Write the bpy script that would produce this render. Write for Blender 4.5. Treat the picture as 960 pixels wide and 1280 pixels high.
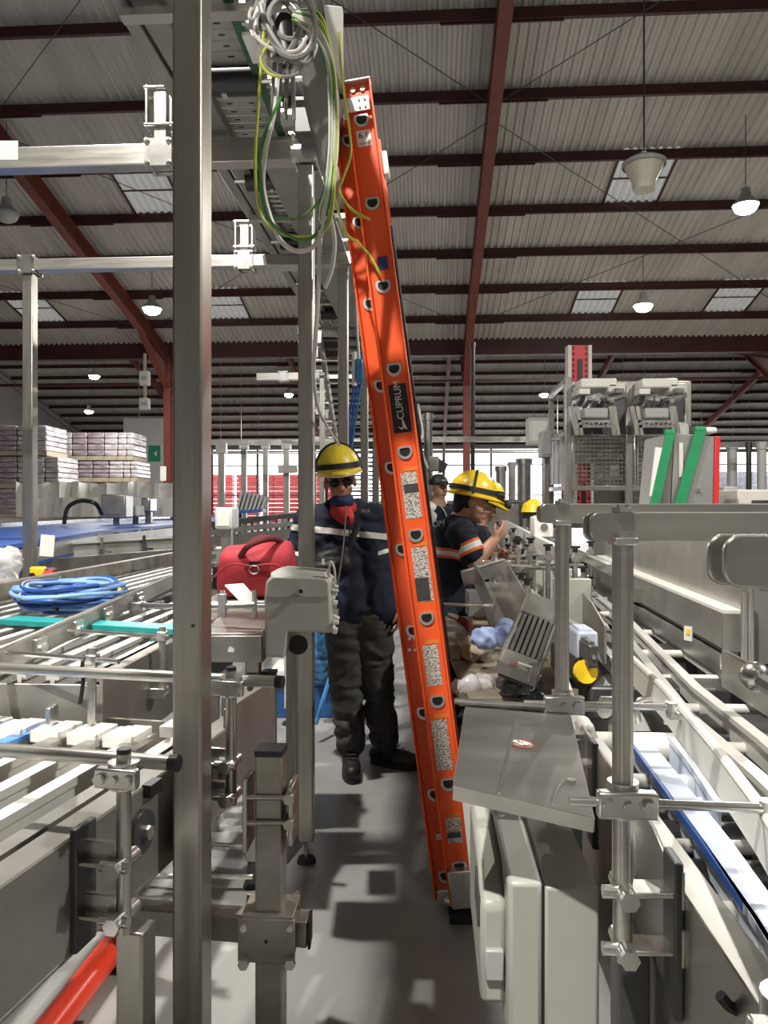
import bpy, bmesh, math, random
from mathutils import Vector, Matrix, Quaternion, noise
V = Vector
S = bpy.context.scene
COL = S.collection
for o in list(bpy.data.objects): bpy.data.objects.remove(o)
# ---------------------------------------------------------------- camera
FL, CX, CY, EYE = 950.0, 480.0, 632.0, 1.44      # focal length and horizon for a 960x1280 frame, eye height
cam_data = bpy.data.cameras.new('camera'); cam = bpy.data.objects.new('camera', cam_data); COL.objects.link(cam)
cam_data.sensor_fit = 'VERTICAL'; cam_data.sensor_height = 36.0; cam_data.lens = FL/1280*36.0
cam_data.shift_y = -8/1280; cam_data.clip_start = 0.05; cam_data.clip_end = 400
cam.location = (0, 0, EYE); cam.rotation_euler = (math.pi/2, 0, 0)
S.camera = cam
# ---------------------------------------------------------------- daylight and exposure
S.view_settings.view_transform = 'Standard'; S.view_settings.look = 'None'
S.view_settings.gamma = 1.0; S.view_settings.use_curve_mapping = False
S.view_settings.exposure = 0.35
W = bpy.data.worlds.new('sky'); S.world = W; W.use_nodes = True
W.node_tree.nodes['Background'].inputs[0].default_value = (0.97, 0.98, 1.0, 1)
W.node_tree.nodes['Background'].inputs[1].default_value = 4.0
LAMP_POWER = 340.0
S.cycles.use_denoising = True
S.cycles.max_bounces = 6; S.cycles.diffuse_bounces = 4; S.cycles.glossy_bounces = 3
S.cycles.sample_clamp_indirect = 4.0
# ---------------------------------------------------------------- helpers
YAW = math.radians(3.4); CA, SA = math.cos(YAW), math.sin(YAW)
def P(px, py, d): return V(((px-CX)/FL*d, d, EYE-(py-CY)/FL*d))
def PZ(px, py, z):
    d = (EYE-z)*FL/(py-CY); return V(((px-CX)/FL*d, d, z))
def B(u, v, z): return V((u*CA+v*SA, v*CA-u*SA, z))          # hall axes: u across, v down the hall
NY = math.radians(12); NC, NS = math.cos(NY), math.sin(NY)
def N(s, t, z): return V((s*NC+t*NS, t*NC-s*NS, z))          # axes of the near left conveyor
ORG = {}
EZ = V((0, 0, 1))
def frame(d, up=EZ):
    d = d.normalized(); s = d.cross(up)
    if s.length < 1e-4: s = d.cross(V((0, 1, 0)))
    s.normalize(); return d, s, s.cross(d)
class MB:
    def __init__(self): self.v = []; self.f = []; self.m = []
    def add(self, vs, fs, m=0):
        n = len(self.v); self.v += [V(x) for x in vs]; self.f += [tuple(i+n for i in f) for f in fs]; self.m += [m]*len(fs); return self
    def hexa(self, q, m=0):
        return self.add(q, [(0,3,2,1),(4,5,6,7),(0,1,5,4),(1,2,6,5),(2,3,7,6),(3,0,4,7)], m)
    def box(self, c, s, R=None, m=0):
        c = V(c); h = V(s)/2; R = R or Matrix.Identity(3)
        return self.hexa([c+R@V((x*h.x, y*h.y, z*h.z)) for z in (-1,1) for x, y in ((-1,-1),(1,-1),(1,1),(-1,1))], m)
    def bar(self, p0, p1, w, h, up=EZ, m=0):                 # w across, h along 'up'
        p0, p1 = V(p0), V(p1); d, s, u = frame(p1-p0, up); s, u = s*w/2, u*h/2
        return self.hexa([p0-s-u, p0+s-u, p0+s+u, p0-s+u, p1-s-u, p1+s-u, p1+s+u, p1-s+u], m)
    def hollow(self, p0, p1, w, h, t=.004, up=EZ, m=0):
        return self.bar(p0, p1, w, h, up, m)
    def tube(self, p0, p1, r, n=12, m=0, r1=None, caps=True, capm=None):
        p0, p1 = V(p0), V(p1); d, s, u = frame(p1-p0); r1 = r if r1 is None else r1
        ring = [(math.cos(2*math.pi*i/n), math.sin(2*math.pi*i/n)) for i in range(n)]
        a = [p0+(s*x+u*y)*r for x, y in ring]; b = [p1+(s*x+u*y)*r1 for x, y in ring]
        self.add(a+b, [(i, (i+1) % n, n+(i+1) % n, n+i) for i in range(n)], m)
        if caps: self.add(a+b, [tuple(reversed(range(n))), tuple(range(n, 2*n))], m if capm is None else capm)
        return self
    def path(self, pts, r, n=6, m=0):
        pts = [V(p) for p in pts]; k = len(pts); vs = []; prev = None
        for i, p in enumerate(pts):
            d = (pts[min(i+1, k-1)]-pts[max(i-1, 0)]).normalized()
            if prev is None: _, s, u = frame(d)
            else:
                s = prev-d*prev.dot(d); s.normalize(); u = s.cross(d)
            prev = s
            vs += [p+(s*math.cos(2*math.pi*j/n)+u*math.sin(2*math.pi*j/n))*r for j in range(n)]
        fs = [(i*n+j, i*n+(j+1) % n, (i+1)*n+(j+1) % n, (i+1)*n+j) for i in range(k-1) for j in range(n)]
        fs += [tuple(reversed(range(n))), tuple(range((k-1)*n, k*n))]
        return self.add(vs, fs, m)
    def prism(self, poly, ext, m=0):
        poly = [V(p) for p in poly]; n = len(poly); ext = V(ext)
        vs = poly+[p+ext for p in poly]
        return self.add(vs, [tuple(reversed(range(n))), tuple(range(n, 2*n))]+[(i, (i+1) % n, n+(i+1) % n, n+i) for i in range(n)], m)
    def lathe(self, prof, o, axis=EZ, n=20, m=0, a0=0.0, a1=2*math.pi):
        o = V(o); d, s, u = frame(V(axis)); k = len(prof); full = abs(a1-a0-2*math.pi) < 1e-6; c = n if full else n+1
        vs = []
        for j in range(c):
            a = a0+(a1-a0)*j/n
            for r, z in prof: vs.append(o+(s*math.cos(a)+u*math.sin(a))*r+d*z)
        return self.add(vs, [(j*k+i, ((j+1) % c)*k+i, ((j+1) % c)*k+i+1, j*k+i+1) for j in range(n) for i in range(k-1)], m)
    def ell(self, c, r, R=None, m=0, nu=14, nv=9):
        c = V(c); R = R or Matrix.Identity(3); r = (r, r, r) if isinstance(r, (int, float)) else r
        vs = [c+R@V((0, 0, -r[2]))]
        for i in range(1, nv):
            t = math.pi*i/nv-math.pi/2
            for j in range(nu):
                a = 2*math.pi*j/nu; vs.append(c+R@V((r[0]*math.cos(t)*math.cos(a), r[1]*math.cos(t)*math.sin(a), r[2]*math.sin(t))))
        vs.append(c+R@V((0, 0, r[2]))); L = len(vs)-1
        fs = [(0, 1+(j+1) % nu, 1+j) for j in range(nu)]
        for i in range(nv-2):
            fs += [(1+i*nu+j, 1+i*nu+(j+1) % nu, 1+(i+1)*nu+(j+1) % nu, 1+(i+1)*nu+j) for j in range(nu)]
        b = 1+(nv-2)*nu; fs += [(L, b+j, b+(j+1) % nu) for j in range(nu)]
        return self.add(vs, fs, m)
    def cap(self, p0, r0, p1, r1):
        p0, p1 = V(p0), V(p1)
        if (p1-p0).length > 1e-4: self.tube(p0, p1, r0, 14, r1=r1)
        self.ell(p0, r0); self.ell(p1, r1); return self
    def chain(self, pr):
        for (a, ra), (b, rb) in zip(pr, pr[1:]): self.cap(a, ra, b, rb)
        return self
    def bolt(self, p, d, r=.008, h=.006, m=0):
        p, d = V(p), V(d).normalized(); return self.tube(p, p+d*h, r, 6, m)
    def build(self, name, mats, parent=None, label=None, cat=None, group=None, kind=None, bev=0, smooth=True, sub=0):
        if not isinstance(mats, (list, tuple)): mats = [mats]
        if parent is not None: org = ORG[parent.name]
        else:
            n = len(self.v); org = V((sum(p.x for p in self.v)/n, sum(p.y for p in self.v)/n, min(p.z for p in self.v)))
        me = bpy.data.meshes.new(name); me.from_pydata([p-org for p in self.v], [], self.f)
        for m in mats: me.materials.append(m)
        me.polygons.foreach_set('material_index', self.m); me.update()
        bm = bmesh.new(); bm.from_mesh(me); bmesh.ops.recalc_face_normals(bm, faces=bm.faces); bm.to_mesh(me); bm.free()
        if smooth: me.shade_smooth(); me.set_sharp_from_angle(angle=math.radians(38))
        return link(me, name, org, parent, label, cat, group, kind, bev, sub)
def link(me, name, org, parent=None, label=None, cat=None, group=None, kind=None, bev=0, sub=0):
    o = bpy.data.objects.new(name, me); COL.objects.link(o); ORG[o.name] = V(org)
    if parent is not None: o.parent = parent
    else: o.location = org
    tag(o, label, cat, group, kind)
    if bev:
        b = o.modifiers.new('edge', 'BEVEL'); b.width = bev; b.segments = 2; b.limit_method = 'ANGLE'; b.angle_limit = math.radians(40)
    if sub:
        s = o.modifiers.new('round', 'SUBSURF'); s.levels = s.render_levels = sub
    return o
def tag(o, label=None, cat=None, group=None, kind=None):
    for k, x in (('label', label), ('category', cat), ('group', group), ('kind', kind)):
        if x: o[k] = x
def thing(name, label, cat, loc, group=None, kind=None):
    o = bpy.data.objects.new(name, None); COL.objects.link(o); o.location = loc; o.empty_display_size = .1; ORG[o.name] = V(loc)
    tag(o, label, cat, group, kind); return o
def dup(src, loc=None, rz=None, label=None, parent=None, scale=None):
    o = src.copy(); COL.objects.link(o); ORG[o.name] = V(loc) if loc is not None else ORG[src.name]
    if parent is not None: o.parent = parent
    if loc is not None: o.location = loc
    if rz is not None: o.rotation_euler.z = rz
    if scale is not None: o.scale = scale
    if label: o['label'] = label
    for c in list(src.children): dup(c, parent=o)
    return o
def curve_pts(ctrl, n=8):                                     # Catmull-Rom through points
    c = [V(p) for p in ctrl]; c = [c[0]*2-c[1]]+c+[c[-1]*2-c[-2]]; out = []
    for i in range(1, len(c)-2):
        for k in range(n):
            t = k/n; a, b, d, e = c[i-1], c[i], c[i+1], c[i+2]
            out.append(.5*((2*b)+(d-a)*t+(2*a-5*b+4*d-e)*t*t+(3*b-a-3*d+e)*t**3))
    out.append(c[-2]); return out
def text(s, h, o, x, y, mat, parent, name='lettering', depth=.0006, label=None):
    cu = bpy.data.curves.new('t', 'FONT'); cu.body = s; cu.size = 1; cu.extrude = 0; cu.align_x = 'CENTER'; cu.align_y = 'CENTER'
    t = bpy.data.objects.new('t', cu); COL.objects.link(t)
    dg = bpy.context.evaluated_depsgraph_get(); me = bpy.data.meshes.new_from_object(t.evaluated_get(dg))
    bpy.data.objects.remove(t); x, y = V(x).normalized(), V(y).normalized(); z = x.cross(y); org = ORG[parent.name]
    for v in me.vertices: v.co = V(o)-org+(x*v.co.x+y*v.co.y)*h+z*depth
    me.materials.clear(); me.materials.append(mat)
    return link(me, name, org, parent, label)
def remesh(mb, voxel, smooth=4, fold=0, fscale=9, seed=0):    # one continuous skin over overlapping capsules
    me = bpy.data.meshes.new('r'); me.from_pydata(mb.v, [], mb.f); o = bpy.data.objects.new('r', me); COL.objects.link(o)
    bm = bmesh.new(); bm.from_mesh(me); bmesh.ops.recalc_face_normals(bm, faces=bm.faces); bm.to_mesh(me); bm.free()
    r = o.modifiers.new('r', 'REMESH'); r.mode = 'VOXEL'; r.voxel_size = voxel
    s = o.modifiers.new('s', 'SMOOTH'); s.factor = .5; s.iterations = smooth
    dg = bpy.context.evaluated_depsgraph_get(); out = bpy.data.meshes.new_from_object(o.evaluated_get(dg))
    bpy.data.objects.remove(o)
    if fold:
        nn = [v.normal.copy() for v in out.vertices]
        for v, q in zip(out.vertices, nn):
            p = v.co*fscale; p = V((p.x, p.y, p.z*1.7))+V((seed, 0, 0))
            w = noise.noise(p+V((noise.noise(p*.6)*1.5, 0, noise.noise(p*.5+V((5, 5, 5)))*1.5)))
            v.co += q*(1-abs(w)*2.2)*fold
    out.shade_smooth(); return out
def skin(me, name, mats, parent, label=None, paint=None):
    org = ORG[parent.name]
    for m in (mats if isinstance(mats, (list, tuple)) else [mats]): me.materials.append(m)
    if paint:
        for p in me.polygons: p.material_index = paint(p.center)
    for v in me.vertices: v.co -= org
    return link(me, name, org, parent, label)
def slab(me, org, p0, n, h, off=.003, keep=None):             # strip of a garment between two planes, lifted off it
    bm = bmesh.new(); bm.from_mesh(me); n = V(n).normalized(); p0 = V(p0)-org
    for s in (1, -1):
        g = bm.verts[:]+bm.edges[:]+bm.faces[:]
        bmesh.ops.bisect_plane(bm, geom=g, dist=1e-5, plane_co=p0+n*h/2*s, plane_no=n*s, clear_outer=True)
    if keep: bmesh.ops.delete(bm, geom=[f for f in bm.faces if not keep(f.calc_center_median()+org)], context='FACES')
    bm.normal_update()
    nn = {v: v.normal.copy() for v in bm.verts}
    for v in bm.verts: v.co += nn[v]*off
    out = bpy.data.meshes.new('strip'); bm.to_mesh(out); bm.free(); out.materials.clear(); return out
# ---------------------------------------------------------------- materials
MT = {}
def mat(name, col, rough=.5, metal=0.0, var=.0, vscale=6.0, col2=None, bump=0.0, bscale=60.0, aniso=None, spec=None, trans=0.0, alpha=None, emis=None):
    m = bpy.data.materials.new(name); m.use_nodes = True; nt = m.node_tree; b = nt.nodes['Principled BSDF']
    c = tuple(col)+(1,); b.inputs['Base Color'].default_value = c
    b.inputs['Roughness'].default_value = rough; b.inputs['Metallic'].default_value = metal
    if spec is not None: b.inputs['Specular IOR Level'].default_value = spec
    if trans: b.inputs['Transmission Weight'].default_value = trans
    if alpha is not None: b.inputs['Alpha'].default_value = alpha
    if emis: b.inputs['Emission Color'].default_value = tuple(emis[0])+(1,); b.inputs['Emission Strength'].default_value = emis[1]
    tc = None
    def coord(sc=(1, 1, 1)):
        nonlocal tc
        if tc is None: tc = nt.nodes.new('ShaderNodeTexCoord')
        mp = nt.nodes.new('ShaderNodeMapping'); mp.inputs['Scale'].default_value = sc; nt.links.new(tc.outputs['Object'], mp.inputs[0]); return mp.outputs[0]
    if var or col2:
        n = nt.nodes.new('ShaderNodeTexNoise'); n.inputs['Scale'].default_value = vscale; n.inputs['Detail'].default_value = 5
        nt.links.new(coord(aniso or (1, 1, 1)), n.inputs['Vector'])
        r = nt.nodes.new('ShaderNodeValToRGB'); r.color_ramp.elements[0].position = .35; r.color_ramp.elements[1].position = .65
        d = col2 or tuple(x*(1-var) for x in col); r.color_ramp.elements[0].color = tuple(d)+(1,); r.color_ramp.elements[1].color = c
        nt.links.new(n.outputs['Fac'], r.inputs[0]); nt.links.new(r.outputs[0], b.inputs['Base Color'])
        mr = nt.nodes.new('ShaderNodeMapRange'); mr.inputs[3].default_value = max(.03, rough-.09); mr.inputs[4].default_value = min(1, rough+.09)
        nt.links.new(n.outputs['Fac'], mr.inputs[0]); nt.links.new(mr.outputs[0], b.inputs['Roughness'])
    if bump:
        n2 = nt.nodes.new('ShaderNodeTexNoise'); n2.inputs['Scale'].default_value = bscale; n2.inputs['Detail'].default_value = 3
        nt.links.new(coord(aniso or (1, 1, 1)), n2.inputs['Vector'])
        bp = nt.nodes.new('ShaderNodeBump'); bp.inputs['Strength'].default_value = bump; bp.inputs['Distance'].default_value = .01
        nt.links.new(n2.outputs['Fac'], bp.inputs['Height']); nt.links.new(bp.outputs[0], b.inputs['Normal'])
    MT[name] = m; return m
STEEL = mat('brushed stainless', (.44, .42, .38), .33, .9, .16, 5, aniso=(12, 12, .6))
STEELH = mat('brushed stainless lengthwise', (.52, .50, .46), .34, .9, .14, 5, aniso=(.8, .8, 10))
STEELB = mat('bright stainless', (.72, .71, .68), .25, .95, .08, 9)
SHEET = mat('mill finish sheet', (.50, .485, .45), .38, .85, .2, 7)
STAIN = mat('stained raw steel', (.42, .40, .36), .45, .75, col2=(.25, .225, .195), vscale=9)
DULL = mat('dull steel plate', (.36, .345, .315), .45, .7, .2, 6)
DARKST = mat('dark steel', (.10, .10, .10), .4, .6, .2, 8)
BLACK = mat('black plastic', (.012, .012, .012), .4)
RUBBER = mat('black rubber', (.02, .02, .02), .7)
WHITE = mat('white plastic', (.80, .79, .75), .4, 0, .06, 8)
HDPE = mat('off white wear strip', (.58, .57, .535), .38, 0, .1, 7)
BLUEP = mat('blue wear strip', (.10, .27, .62), .35, 0, .1, 7)
GREENP = mat('dark green guide plastic', (.03, .10, .045), .4)
TEAL = mat('teal plastic bar', (.02, .30, .29), .4)
ENCL = mat('light grey enclosure plastic', (.39, .39, .35), .45, 0, .06, 5)
PAINTG = mat('grey painted sheet', (.42, .42, .41), .45, .1, .08, 4)
PAINTW = mat('cream painted metal', (.66, .65, .60), .45, 0, .06, 4)
MAROON = mat('maroon purlin paint', (.075, .022, .018), .5, 0, .3, 3)
REDOX = mat('red oxide paint', (.21, .045, .032), .5, 0, .25, 4)
ROOFM = mat('galvanised roof sheet', (.62, .585, .53), .6, .05, .18, .8, aniso=(3, .4, 1))
CONC = mat('polished concrete', (.36, .355, .34), .34, 0, col2=(.25, .245, .235), vscale=1.3, bump=.03, bscale=120)
ORANGE = mat('orange fibreglass', (.90, .125, .028), .33, 0, .12, 3)
REDORG = mat('deep red fibreglass', (.52, .03, .012), .35, 0, .15, 3)
ALU = mat('aluminium', (.75, .74, .72), .33, .9, .1, 20)
YELLOW = mat('yellow helmet shell', (.80, .56, .03), .3)
YELLOWD = mat('dull yellow helmet shell', (.86, .68, .05), .4, 0, .1, 20)
YPL = mat('safety yellow', (.85, .55, .02), .4)
REDPL = mat('safety red', (.62, .03, .03), .4)
ORPIPE = mat('red orange plastic', (.85, .06, .025), .3)
NAVY = mat('navy workwear', (.012, .018, .045), .8, 0, .3, 14, bump=.2, bscale=160)
NAVYD = mat('dark navy cotton', (.010, .015, .030), .85, 0, .25, 14, bump=.2, bscale=160)
GREYT = mat('grey work trousers', (.060, .058, .052), .85, 0, .3, 12, bump=.2, bscale=150)
BOOTM = mat('black leather', (.018, .017, .016), .5, 0, .2, 20)
REFL = mat('reflective tape', (.80, .82, .74), .35, 0, .05, 30)
ORTAPE = mat('orange hi-vis tape', (.85, .16, .04), .5)
SKIN = mat('skin', (.43, .22, .14), .5, 0, .12, 14)
SKIN2 = mat('tanned skin', (.50, .27, .18), .5, 0, .12, 14)
HAIR = mat('black hair', (.012, .010, .009), .6, 0, .3, 60, bump=.4, bscale=200)
BANDR = mat('red neck cloth', (.65, .05, .04), .8, 0, .2, 30)
BANDB = mat('dark blue mask cloth', (.03, .05, .13), .8, 0, .3, 40)
BLKCLO = mat('black nylon', (.014, .014, .016), .6, 0, .3, 20)
BAGRED = mat('red bag fabric', (.50, .035, .05), .75, 0, .15, 15, bump=.2, bscale=180)
DKRED = mat('dark red webbing', (.13, .015, .02), .8)
BLUEC = mat('light blue cable', (.22, .40, .72), .4)
BLUECD = mat('dark blue cable', (.03, .09, .32), .4)
BLUEB = mat('blue bin plastic', (.012, .07, .22), .4)
BLUEF = mat('blue plastic film', (.05, .20, .42), .25, 0, .3, 12)
BBELT = mat('blue modular belt', (.035, .13, .48), .4, 0, .15, 10)
GREENW = mat('green wire', (.055, .21, .045), .4)
YELW = mat('green and yellow wire', (.42, .45, .06), .4)
GREYW = mat('grey cable', (.55, .54, .50), .4)
DGREYW = mat('dark grey conduit', (.20, .195, .18), .4)
GREENS = mat('green strap', (.015, .26, .10), .7, 0, .15, 15)
FILM = mat('shrink wrapped cans', (.55, .48, .51), .25, .2, col2=(.25, .19, .22), vscale=4, aniso=(1, 1, 4))
FILML = mat('silver shrink wrapped cans', (.88, .84, .86), .22, .3, col2=(.45, .40, .43), vscale=4, aniso=(1, 1, 4))
CRATE = mat('red crates', (.62, .10, .10), .5, 0, .2, 3)
PALEC = mat('pale wrapped pallet', (.60, .62, .70), .4, 0, .3, 4)
TARP = mat('white sheeting', (.70, .68, .64), .5, 0, .08, 2, bump=.5, bscale=3)
CARD = mat('cardboard', (.42, .36, .27), .8, 0, .15, 6)
CLEARP = mat('clear plastic film', (.85, .86, .86), .15, 0, alpha=.45, bump=.6, bscale=25)
LENS = mat('lamp lens', (1, 1, 1), .4, emis=((1, .97, .92), 45))
SKYL = mat('translucent roof sheet', (.60, .61, .60), .5)
_nt = SKYL.node_tree; _t = _nt.nodes.new('ShaderNodeBsdfTranslucent'); _t.inputs[0].default_value = (.11, .107, .10, 1)
_mx = _nt.nodes.new('ShaderNodeMixShader'); _mx.inputs[0].default_value = .45
_nt.links.new(_nt.nodes['Principled BSDF'].outputs[0], _mx.inputs[1]); _nt.links.new(_t.outputs[0], _mx.inputs[2]); _nt.links.new(_mx.outputs[0], _nt.nodes['Material Output'].inputs[0])
GLASSD = mat('dark safety lens', (.02, .02, .02), .08)
PRINT = mat('printed sticker', (.72, .70, .64), .5)
_nt = PRINT.node_tree; _tc = _nt.nodes.new('ShaderNodeTexCoord'); _mp = _nt.nodes.new('ShaderNodeMapping'); _mp.inputs['Scale'].default_value = (150, 150, 330)
_n = _nt.nodes.new('ShaderNodeTexNoise'); _n.inputs['Scale'].default_value = 1; _n.inputs['Detail'].default_value = 1
_r = _nt.nodes.new('ShaderNodeValToRGB'); _r.color_ramp.elements[0].position = .42; _r.color_ramp.elements[1].position = .52
_r.color_ramp.elements[0].color = (.10, .10, .095, 1); _r.color_ramp.elements[1].color = (.62, .60, .54, 1)
_nt.links.new(_tc.outputs['Object'], _mp.inputs[0]); _nt.links.new(_mp.outputs[0], _n.inputs['Vector']); _nt.links.new(_n.outputs['Fac'], _r.inputs[0]); _nt.links.new(_r.outputs[0], _nt.nodes['Principled BSDF'].inputs['Base Color'])
GREENX = mat('green sign', (.02, .25, .12), .5)
EYEW = mat('eye white', (.7, .68, .64), .3)
LIPS = mat('lips', (.30, .11, .09), .5)
random.seed(7)
PALEG = mat('pale grey plastic', (.50, .50, .455), .45, 0, .05, 5)
ORD = ('leftmost', 'second from the left', 'third from the left', 'fourth from the left', 'fifth from the left', 'sixth from the left', 'rightmost')
PALEB = mat('pale blue white strip', (.60, .66, .78), .35, 0, .08, 8)
SLATP = mat('grey belt plastic', (.40, .39, .36), .45, 0, .1, 20)
def yawM(a): return Matrix.Rotation(-a, 3, 'Z')
RA = yawM(YAW); RN = yawM(NY)
EU, EVV = RA@V((1, 0, 0)), RA@V((0, 1, 0)); ES, ET = RN@V((1, 0, 0)), RN@V((0, 1, 0))
# ================================================================ the hall
floor_mb = MB().box((0, 24, -.05), (70, 96, .1), RA); floor_o = floor_mb.build('floor', CONC, kind='structure', label='pale polished concrete factory floor', smooth=False)
V0, VR, VE, V2R, V2E = -12.3, 4.7, 21.7, 38.7, 55.7
ZE = 6.0
def zroof(v):
    if v < VR: return ZE+.25*(v-V0)
    if v < VE: return ZE+.25*(VE-v)
    if v < V2R: return ZE+.25*(v-VE)
    return ZE+.25*(V2E-v)
FU = [-24.8, -16.18, -7.56, 1.06, 9.68, 18.3, 26.92]
ceil_r = thing('ceiling', 'corrugated sheet roof on dark red purlins', None, (0, 0, 0), kind='structure')
PITCH = 8.62/56
def corr(u0, u1, v0, v1, m, name='roof_sheet', pitch=.155, amp=.022):
    p = PITCH*(2 if pitch > .2 else 1); k = max(1, round((u1-u0)/p)); us = []
    for i in range(k):
        for f, h in ((0, -1), (.32, -1), (.5, 1), (.82, 1)): us.append((u0+(i+f)*p, h*amp))
    us.append((u1, -amp)); n = len(us)
    vs = [B(u, v, zroof(min(max(v, V0+1e-4), V2E-1e-4) + (1e-4 if v == v0 else -1e-4))+.12+h) for v in (v0, v1) for u, h in us]
    MB().add(vs, [(i, i+1, n+i+1, n+i) for i in range(n-1)]).build(name, m, ceil_r, smooth=False)
gaps1 = [21.7-1.5*k for k in range(12)]+[4.7]
gaps2 = [55.7-1.5*k for k in range(12)]+[38.7]
def locate(px, py):                                            # a roof point seen at a pixel
    d = (px-CX)/FL; h = (CY-py)/FL
    for i in range(20000):
        y = 3+i*.003; p = V((d*y, y, EYE+h*y)); v = p.x*SA+p.y*CA; u = p.x*CA-p.y*SA
        if v > VR and p.z > zroof(v): return u, v
    return None
sky = [(196, 255), (797, 245), (738, 392), (908, 388), (285, 397), (52, 400)]
skp = [q for q in (locate(*s) for s in sky) if q]
for gaps in (gaps1, gaps2):
    for a, b in zip(gaps[1:], gaps):
        for u0, u1 in zip(FU, FU[1:]):
            cur = u0
            for su, sv in sorted(skp):
                if gaps is gaps1 and u0 < su < u1 and a <= sv < b:
                    s0 = u0+PITCH*round((su-.54-u0)/PITCH); corr(cur, s0, a, b, ROOFM); corr(s0, s0+7*PITCH, a, b, SKYL, 'skylight_sheet'); cur = s0+7*PITCH; sk = MB(); zz = lambda v: zroof(v)+.09
                    for e in (s0, cur): sk.bar(B(e, a, zroof(a)+.085), B(e, b-1e-3, zroof(b-1e-3)+.085), .05, .02)
                    mv = (a+b)/2; sk.bar(B(s0, mv, zroof(mv)+.08), B(cur, mv, zroof(mv)+.08), .04, .02); sk.build('skylight_frame', MAROON, ceil_r, smooth=False)
            corr(cur, u1, a, b, ROOFM)
for (a, b) in ((V0, VR), (VE, V2R)):
    for u0, u1 in zip(FU, FU[1:]): corr(u0, u1, a, b, ROOFM, pitch=.31)
for gaps in (gaps1, gaps2):
    for v in gaps:
        z = zroof(v+.001 if v != gaps[0] else v-.001)
        m = MB()
        # lapped Z purlins: web with two flanges, a doubled length over every frame
        m.bar(B(FU[0], v, z), B(FU[-1], v, z), .012, .20).bar(B(FU[0], v+.03, z+.095), B(FU[-1], v+.03, z+.095), .07, .01).bar(B(FU[0], v-.03, z-.095), B(FU[-1], v-.03, z-.095), .07, .012)
        for u in FU[1:-1]: m.bar(B(u-.9, v-.01, z-.03), B(u+.9, v-.01, z-.03), .03, .20)
        m.build('purlin', MAROON, ceil_r, smooth=False)
for v0 in (5.5, 13.0):                                         # crossed wind bracing rods below the sheets
    for u0, u1 in zip(FU[1:-1], FU[2:-1]):
        for a, b in ((u0, u1), (u1, u0)):
            MB().tube(B(a, v0, zroof(v0)-.18), B(b, v0+7.2, zroof(v0+7.2)-.18), .008, 6).build('bracing_rod', DARKST, ceil_r)
for k, u in enumerate(FU):
    f = thing('roof_frame', 'red oxide steel portal frame, %s across the hall' % ORD[k], None, B(u, VE, 0), kind='structure')
    for v in (VE, V2E):
        c = MB().bar(B(u, v, 0), B(u, v, ZE-.2), .012, .30, EVV)
        for s in (-1, 1): c.bar(B(u, v+s*.15, 0), B(u, v+s*.15, ZE-.2), .20, .016, EVV)
        c.build('column', REDOX, f, smooth=False)
    for (va, vb) in ((V0, VR), (VE, VR), (VE, V2R), (V2E, V2R)):
        s = 1 if vb > va else -1
        za, zb = ZE-.11, ZE+.25*abs(vb-va)-.11
        r = MB(); up = (B(u, vb, zb)-B(u, va, za)).cross(EU); up = up if up.z > 0 else -up; up.normalize()
        for off, w, h in ((-.02, .20, .016), (-.20, .012, .36), (-.38, .20, .016)):
            r.bar(B(u, va, za)+up*off, B(u, vb, zb)+up*off, w, h, up)
        r.build('rafter', REDOX, f, smooth=False)
        hv = va+s*2.2; hz = ZE+.25*2.2-.5
        h = MB().prism([B(u-.008, va, ZE-.4), B(u-.008, hv, hz), B(u-.008, va, ZE-1.25)], EU*.016)
        h.bar(B(u, va, ZE-1.25), B(u, hv, hz), .20, .016, up); h.build('haunch', REDOX, f, smooth=False)
g = MB().bar(B(FU[0], VE, 5.95), B(FU[-1], VE, 5.95), .25, .5); g.build('eave_beam', MAROON, ceil_r, smooth=False)
g = MB()
g.bar(B(FU[0], VE+.1, 5.0), B(FU[-1], VE+.1, 5.0), .08, .08)
g.build('valley_tie', MAROON, ceil_r, smooth=False)
MB().box(B(0, V0-.1, 3.2), (54, .2, 7), RA).build('wall_back', PAINTG, kind='structure', smooth=False)
for s, nm in ((-24.9, 'wall_left'), (27, 'wall_right')):
    w = MB().prism([B(s, V0, 0), B(s, V2E, 0), B(s, V2E, ZE+.2), B(s, V2R, 10.5), B(s, VE, ZE+.2), B(s, VR, 10.5), B(s, V0, ZE+.2)], EU*.15)
    w.build(nm, PAINTG, kind='structure', smooth=False)
MB().box(B(1, V2E+.1, 6.02), (52, .2, .9), RA).build('wall_far', PAINTG, kind='structure', smooth=False)
MB().box(B(-21, V2E+.1, 2.8), (7.6, .2, 5.6), RA).build('wall_far_left', PAINTG, kind='structure', smooth=False)
win = thing('window_1', 'tall daylight opening along the far end of the hall', None, B(4, V2E, 0), kind='structure')
for i in range(11):
    u = -17+i*4.3
    MB().bar(B(u, V2E, 0), B(u, V2E, 5.6), .16, .14, EVV).build('mullion', PAINTG, win, smooth=False)
for z in (2.2, 4.4):
    MB().bar(B(-17.1, V2E, z), B(26.9, V2E, z), .12, .10).build('transom', PAINTG, win, smooth=False)
MB().box(B(2, 90, -.06), (170, 68, .1), RA).build('ground_outside', mat('pale yard paving', (.62, .62, .60), .8, 0, .1, .3), kind='structure', label='pale paved yard beyond the far opening', smooth=False)
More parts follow.
